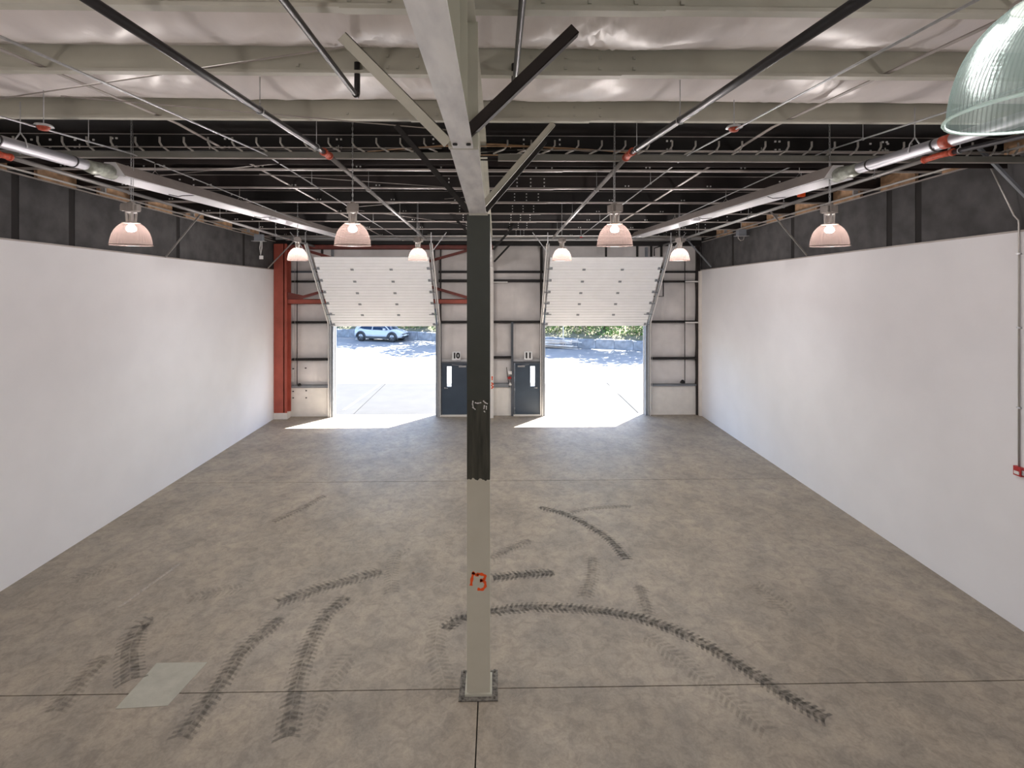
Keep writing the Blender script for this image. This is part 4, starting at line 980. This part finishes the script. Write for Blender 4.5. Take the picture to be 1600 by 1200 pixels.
# ------------------------------------------------------------------ outside: retaining wall, bank, plants
W0, W1 = Vector((-34, 57.6, 0)), Vector((34, 31.8, 0)); wd = (W1-W0).normalized(); wn = Vector((-wd.y, wd.x, 0))  # wn points away from hall
if wn.y < 0: wn = -wn
rw_ = empty('retaining_wall', (0, 44.7, 0), 'low grey concrete block retaining wall at the back of the yard', 'retaining wall')
bl = 1.5; nb = int((W1-W0).length/bl)
ang = math.atan2(wd.y, wd.x); bmesh_cache = []
for v in range(4):
    q = MB(); hh = .70+.03*random.uniform(-1, 1); L_ = bl/2-.012; e = .03
    q.hexa([(-L_, 0, -.05), (L_, 0, -.05), (L_, .6, -.05), (-L_, .6, -.05), (-L_, 0, hh-e), (L_, 0, hh-e), (L_, .6, hh-e), (-L_, .6, hh-e)])
    q.hexa([(-L_, 0, hh-e), (L_, 0, hh-e), (L_, .6, hh-e), (-L_, .6, hh-e), (-L_+e, e, hh), (L_-e, e, hh), (L_-e, .6-e, hh), (-L_+e, .6-e, hh)])
    bmesh_cache.append(q.mesh('concrete_block', 'block'))
for i in range(nb):
    c = W0+wd*(bl*(i+.5))+wn*random.uniform(0, .05)
    link_mesh('concrete_block', bmesh_cache[i % 4], rw_, Vector((c.x, c.y, random.uniform(-.02, .03)))-Vector((0, 44.7, 0)), (0, 0, ang+random.uniform(-.01, .01)))
# bank terrain
NX, NY = 60, 14; vs = []; fs = []
for i in range(NX+1):
    for j in range(NY+1):
        t = i/NX; d = j*1.1+.5; p_ = W0+(W1-W0)*t+wn*d
        vs.append((p_.x, p_.y, .62+(d-.5)*.45+.25*noise.noise(Vector((p_.x*.4, p_.y*.4, 0)))*min(1, d-.4)))
for i in range(NX):
    for j in range(NY): a = i*(NY+1)+j; fs.append((a, a+1, a+NY+2, a+NY+1))
q = MB(); q.add(vs, fs, True); q.build('ground_bank', 'bank', None, label='dry grassy bank rising behind the block wall', category='ground', kind='structure')

def leafball(name, m, n, R, leaf, squash=.8, hollow=.5):
    q = MB()
    for i in range(n):
        while True:
            v = Vector((random.uniform(-1, 1), random.uniform(-1, 1), random.uniform(-1, 1)))
            if hollow < v.length < 1: break
        lump = 1+.35*noise.noise(v*2.2+Vector((len(name), 0, 0)))
        c = Vector((v.x*R*lump, v.y*R*lump, v.z*R*squash*lump)); a = Vector((random.gauss(0, 1), random.gauss(0, 1), random.gauss(0, 1))).normalized()
        b_ = a.cross(Vector((random.gauss(0, 1), random.gauss(0, 1), random.gauss(0, 1)))).normalized(); s_ = leaf*random.uniform(.6, 1.3)
        q.add([c-a*s_, c+b_*s_*.45, c+a*s_, c-b_*s_*.45], [(0,1,2,3)])
    return q.mesh(name, m)
def brush(lab, m, n, leaf, seed):
    random.seed(seed); q = MB()
    for i in range(n):
        t = random.uniform(0, 1); dd = 14+54*t; d = 1.1+4.2*random.random()**1.6; p_ = W0+wd*dd+wn*d
        clump = noise.noise(Vector((p_.x*.45+seed*7, p_.y*.45, seed)))
        if clump < -.05: continue
        top = .5+1.7*max(0, clump+.25)+.25*d; c = Vector((p_.x, p_.y, .62+(d-.5)*.45+random.uniform(0, top)))
        a = Vector((random.gauss(0, .6), random.gauss(0, .6), random.gauss(0, 1))).normalized(); b_ = a.cross(Vector((random.gauss(0, 1), random.gauss(0, 1), .3))).normalized(); s_ = leaf*random.uniform(.5, 1.4)
        q.add([c-a*s_, c+b_*s_*.4, c+a*s_, c-b_*s_*.4], [(0,1,2,3)])
    o = q.build('undergrowth', m); tag(o, lab, 'bushes', kind='stuff'); return o
brush('bright green leafy brush massed on the bank behind the block wall', 'leaf_green', 16000, .13, 1)
brush('dry tan grass and twigs between the green brush on the bank', 'leaf_tan', 16000, .15, 2)
brush('dark green low brush deep in the bank', 'leaf_tree', 14000, .13, 3)
random.seed(5)
# trees that cast the dappled shade
tf = [leafball('foliage', 'leaf_tree', 750, 2.5, .34, .9, .1), leafball('foliage', 'leaf_green', 750, 2.5, .34, .9, .15)]
tt = MB(); tt.tube([(0, 0, -.6), (.05, 0, 2.5), (-.1, .1, 5), (.05, 0, 8)], [.22, .17, .13, .06], 10)
for k in range(6):
    a = k*1.1; z = 3.6+.6*k; tt.tube([(0, 0, z), (.9*math.cos(a), .9*math.sin(a), z+.8), (1.8*math.cos(a), 1.8*math.sin(a), z+1.3)], [.08, .05, .02], 6)
tt_me = tt.mesh('trunk', 'bark')
TREES = [(18, 2.6, 1.15, 0), (23.5, 2.6, 1.18, 1), (29, 2.8, 1.15, 0), (34.5, 2.4, 1.2, 1), (40, 2.6, 1.15, 0), (45.5, 2.4, 1.2, 1), (51, 2.6, 1.15, 0), (56.5, 2.6, 1.2, 1), (62, 2.6, 1.15, 0)]
words = ['first', 'second', 'third', 'fourth', 'fifth', 'sixth', 'seventh', 'eighth', 'ninth']
for i, (dd, d, sc, vi) in enumerate(TREES):
    p_ = W0+wd*dd+wn*d
    o = empty('tree', (p_.x, p_.y, .6+(d-.5)*.45), 'tall leafy tree on the bank, %s from the left' % words[i], 'tree', 'trees on the bank', rz=i*1.7); o.scale = (sc,)*3
    link_mesh('trunk', tt_me, o); f1 = link_mesh('foliage', tf[vi], o, (0, 0, 6.6)); link_mesh('foliage', tf[1-vi], o, (.9, -.7, 9.0)); 

# lumber pile and post at the right opening
lp = fl(868, 544)
o0 = empty('lumber_pile', (lp.x, lp.y, 0), 'pile of loose weathered boards by the block wall outside the right door', 'lumber')
for i in range(14):
    a = random.uniform(-.35, .25); L_ = random.uniform(1.0, 1.9); z = .05+.05*i; cx, cy = random.uniform(-.5, .4), random.uniform(-.25, .25)
    dx, dy = math.cos(a-.2)*L_, math.sin(a-.2)*L_; 
    MB().bar((lp.x+cx-dx, lp.y+cy-dy, z), (lp.x+cx+dx, lp.y+cy+dy, z+random.uniform(-.06, .08)), .14, .045).build('board', 'wood_old', o0)
pp = fl(880, 543)
o = empty('marker_post', (pp.x, pp.y, 0), 'thin pale post standing in the lumber pile', 'post')
MB().box((pp.x-.035, pp.y-.035, 0), (pp.x+.035, pp.y+.035, 1.75)).build('post_shaft', 'wood_old', o)
MB().bar((pp.x-.02, pp.y, 1.0), (pp.x+.25, pp.y, .1), .03, .05).build('stay', 'wood_old', o)

# ------------------------------------------------------------------ car
fw, rwp = Vector((-9.35, 46.0, 0)), Vector((-12.25, 46.85, 0)); hd = (fw-rwp).normalized(); lf = Vector((-hd.y, hd.x, 0))
cc = (fw+rwp)/2+lf*.80
car = empty('car', cc, 'white crossover car parked outside the left overhead door', 'car', rz=math.atan2(hd.y, hd.x)); car.scale = (1.03, 1.03, 1.10)
HW = .93
def loft(stations, m, name, parent=car):
    q = MB(); n = len(stations[0][1]); vs = []
    for x, sec in stations: vs += [(x, y, z) for y, z in sec]
    fs = []
    for i in range(len(stations)-1):
        for k in range(n): fs.append((i*n+k, i*n+(k+1) % n, (i+1)*n+(k+1) % n, (i+1)*n+k))
    fs += [tuple(range(n-1, -1, -1)), tuple((len(stations)-1)*n+k for k in range(n))]
    q.add(vs, fs, True); return q.build(name, m, parent, loc=(0,0,0))
def sec(hw, zlo, zsh, ztop):
    return [(-hw*.92, zlo), (-hw, zlo+.12), (-hw, (zlo+zsh)/2), (-hw*.97, zsh), (-hw*.80, ztop), (hw*.80, ztop), (hw*.97, zsh), (hw, (zlo+zsh)/2), (hw, zlo+.12), (hw*.92, zlo)]
loft([(-2.25, sec(.72, .42, .85, 1.02)), (-2.15, sec(.84, .34, .90, 1.10)), (-1.6, sec(HW, .30, .93, 1.08)), (-.6, sec(HW, .28, .90, 1.0)), (.6, sec(HW, .28, .86, .98)), (1.25, sec(HW, .30, .86, .98)), (1.8, sec(.91, .32, .80, .90)), (2.15, sec(.84, .34, .70, .78)), (2.32, sec(.70, .38, .62, .68))], 'car_white', 'body_shell')
def csec(hwb, hwt, z0, z1): return [(-hwb, z0), (-hwt, z1), (hwt, z1), (hwb, z0)]
loft([(-2.0, csec(.72, .60, 1.0, 1.12)), (-1.45, csec(.80, .66, 1.0, 1.52)), (-.4, csec(.82, .68, .96, 1.60)), (.35, csec(.82, .67, .96, 1.55)), (1.25, csec(.78, .70, .94, .99))], 'car_glass', 'cabin_glass')
loft([(-1.75, csec(.68, .60, 1.40, 1.46)), (-1.2, csec(.70, .60, 1.54, 1.59)), (-.3, csec(.71, .60, 1.585, 1.63)), (.45, csec(.69, .58, 1.53, 1.575))], 'car_white', 'roof')
for sy in (-1, 1):
    for (x0_, z0_, x1_, z1_) in ((1.22, .96, .42, 1.56), (-.45, .98, -.35, 1.59), (-1.95, 1.05, -1.3, 1.54)):
        MB().bar((x0_, sy*.83, z0_), (x1_, sy*.69, z1_), .05, .07 if x0_ > -1 else .22).build('pillar', 'car_white', car, loc=(0,0,0))
    MB().box((.72, sy*1.02-.07, .98), (.92, sy*1.02+.07, 1.11)).build('wing_mirror', 'car_white', car, loc=(0,0,0))
    MB().box((-1.1, sy*.935-.012, .26), (1.15, sy*.935+.012, .44)).build('sill_cladding', 'car_black', car, loc=(0,0,0))
    for x in (-1.51, 1.51):
        q = MB(); pts = [(x+.44*math.cos(a), sy*.925, .36+.44*math.sin(a)) for a in [PI*k/12 for k in range(13)]]; q.tube(pts, .075, 6); q.lathe([(.40, -.01), (.40, .01)], 20, cap=True) if False else None
        q.build('wheel_arch', 'car_black', car, loc=(0,0,0))
        q = MB(); c0 = Vector((x, sy*.80, .365)); n = 24; prof = [(.23, -.13), (.35, -.14), (.39, -.09), (.39, .09), (.35, .14), (.23, .13)]; vs = []; fs = []
        for (rr, yy3) in prof:
            for k in range(n): a = 2*PI*k/n; vs.append((c0.x+rr*math.cos(a), c0.y+yy3, c0.z+rr*math.sin(a)))
        for i in range(len(prof)-1):
            for k in range(n): fs.append((i*n+k, i*n+(k+1) % n, (i+1)*n+(k+1) % n, (i+1)*n+k))
        q.add(vs, fs, True); wh = q.build('tyre', 'rubber', car, loc=(0,0,0))
        q = MB()
        q.add([(c0.x+.23*math.cos(2*PI*k/20), c0.y+sy*.09, c0.z+.23*math.sin(2*PI*k/20)) for k in range(20)], [tuple(range(20))]); q.build('hub', 'car_black', wh, loc=(0,0,0))
        q = MB()
        for k in range(5): a = 2*PI*k/5+.3; q.bar((c0.x, c0.y+sy*.115, c0.z), (c0.x+.235*math.cos(a), c0.y+sy*.11, c0.z+.235*math.sin(a)), .05, .04, up=(0, 1, 0))
        q.build('rim_spokes', 'rim', wh, loc=(0,0,0))
    MB().hexa([(2.02, sy*.60, .66), (2.28, sy*.42, .64), (2.26, sy*.42, .72), (1.95, sy*.80, .76), (2.0, sy*.60, .72), (2.25, sy*.42, .70), (2.2, sy*.42, .745), (1.90, sy*.82, .80)]).build('headlamp', 'headlamp', car, loc=(0,0,0))
MB().box((2.18, -.62, .30), (2.34, .62, .46)).build('lower_grille', 'car_black', car, loc=(0,0,0))
MB().box((2.27, -.62, .60), (2.345, .62, .655)).build('upper_grille', 'car_black', car, loc=(0,0,0))
MB().box((2.33, -.25, .47), (2.355, .25, .58)).build('number_plate', 'headlamp', car, loc=(0,0,0))
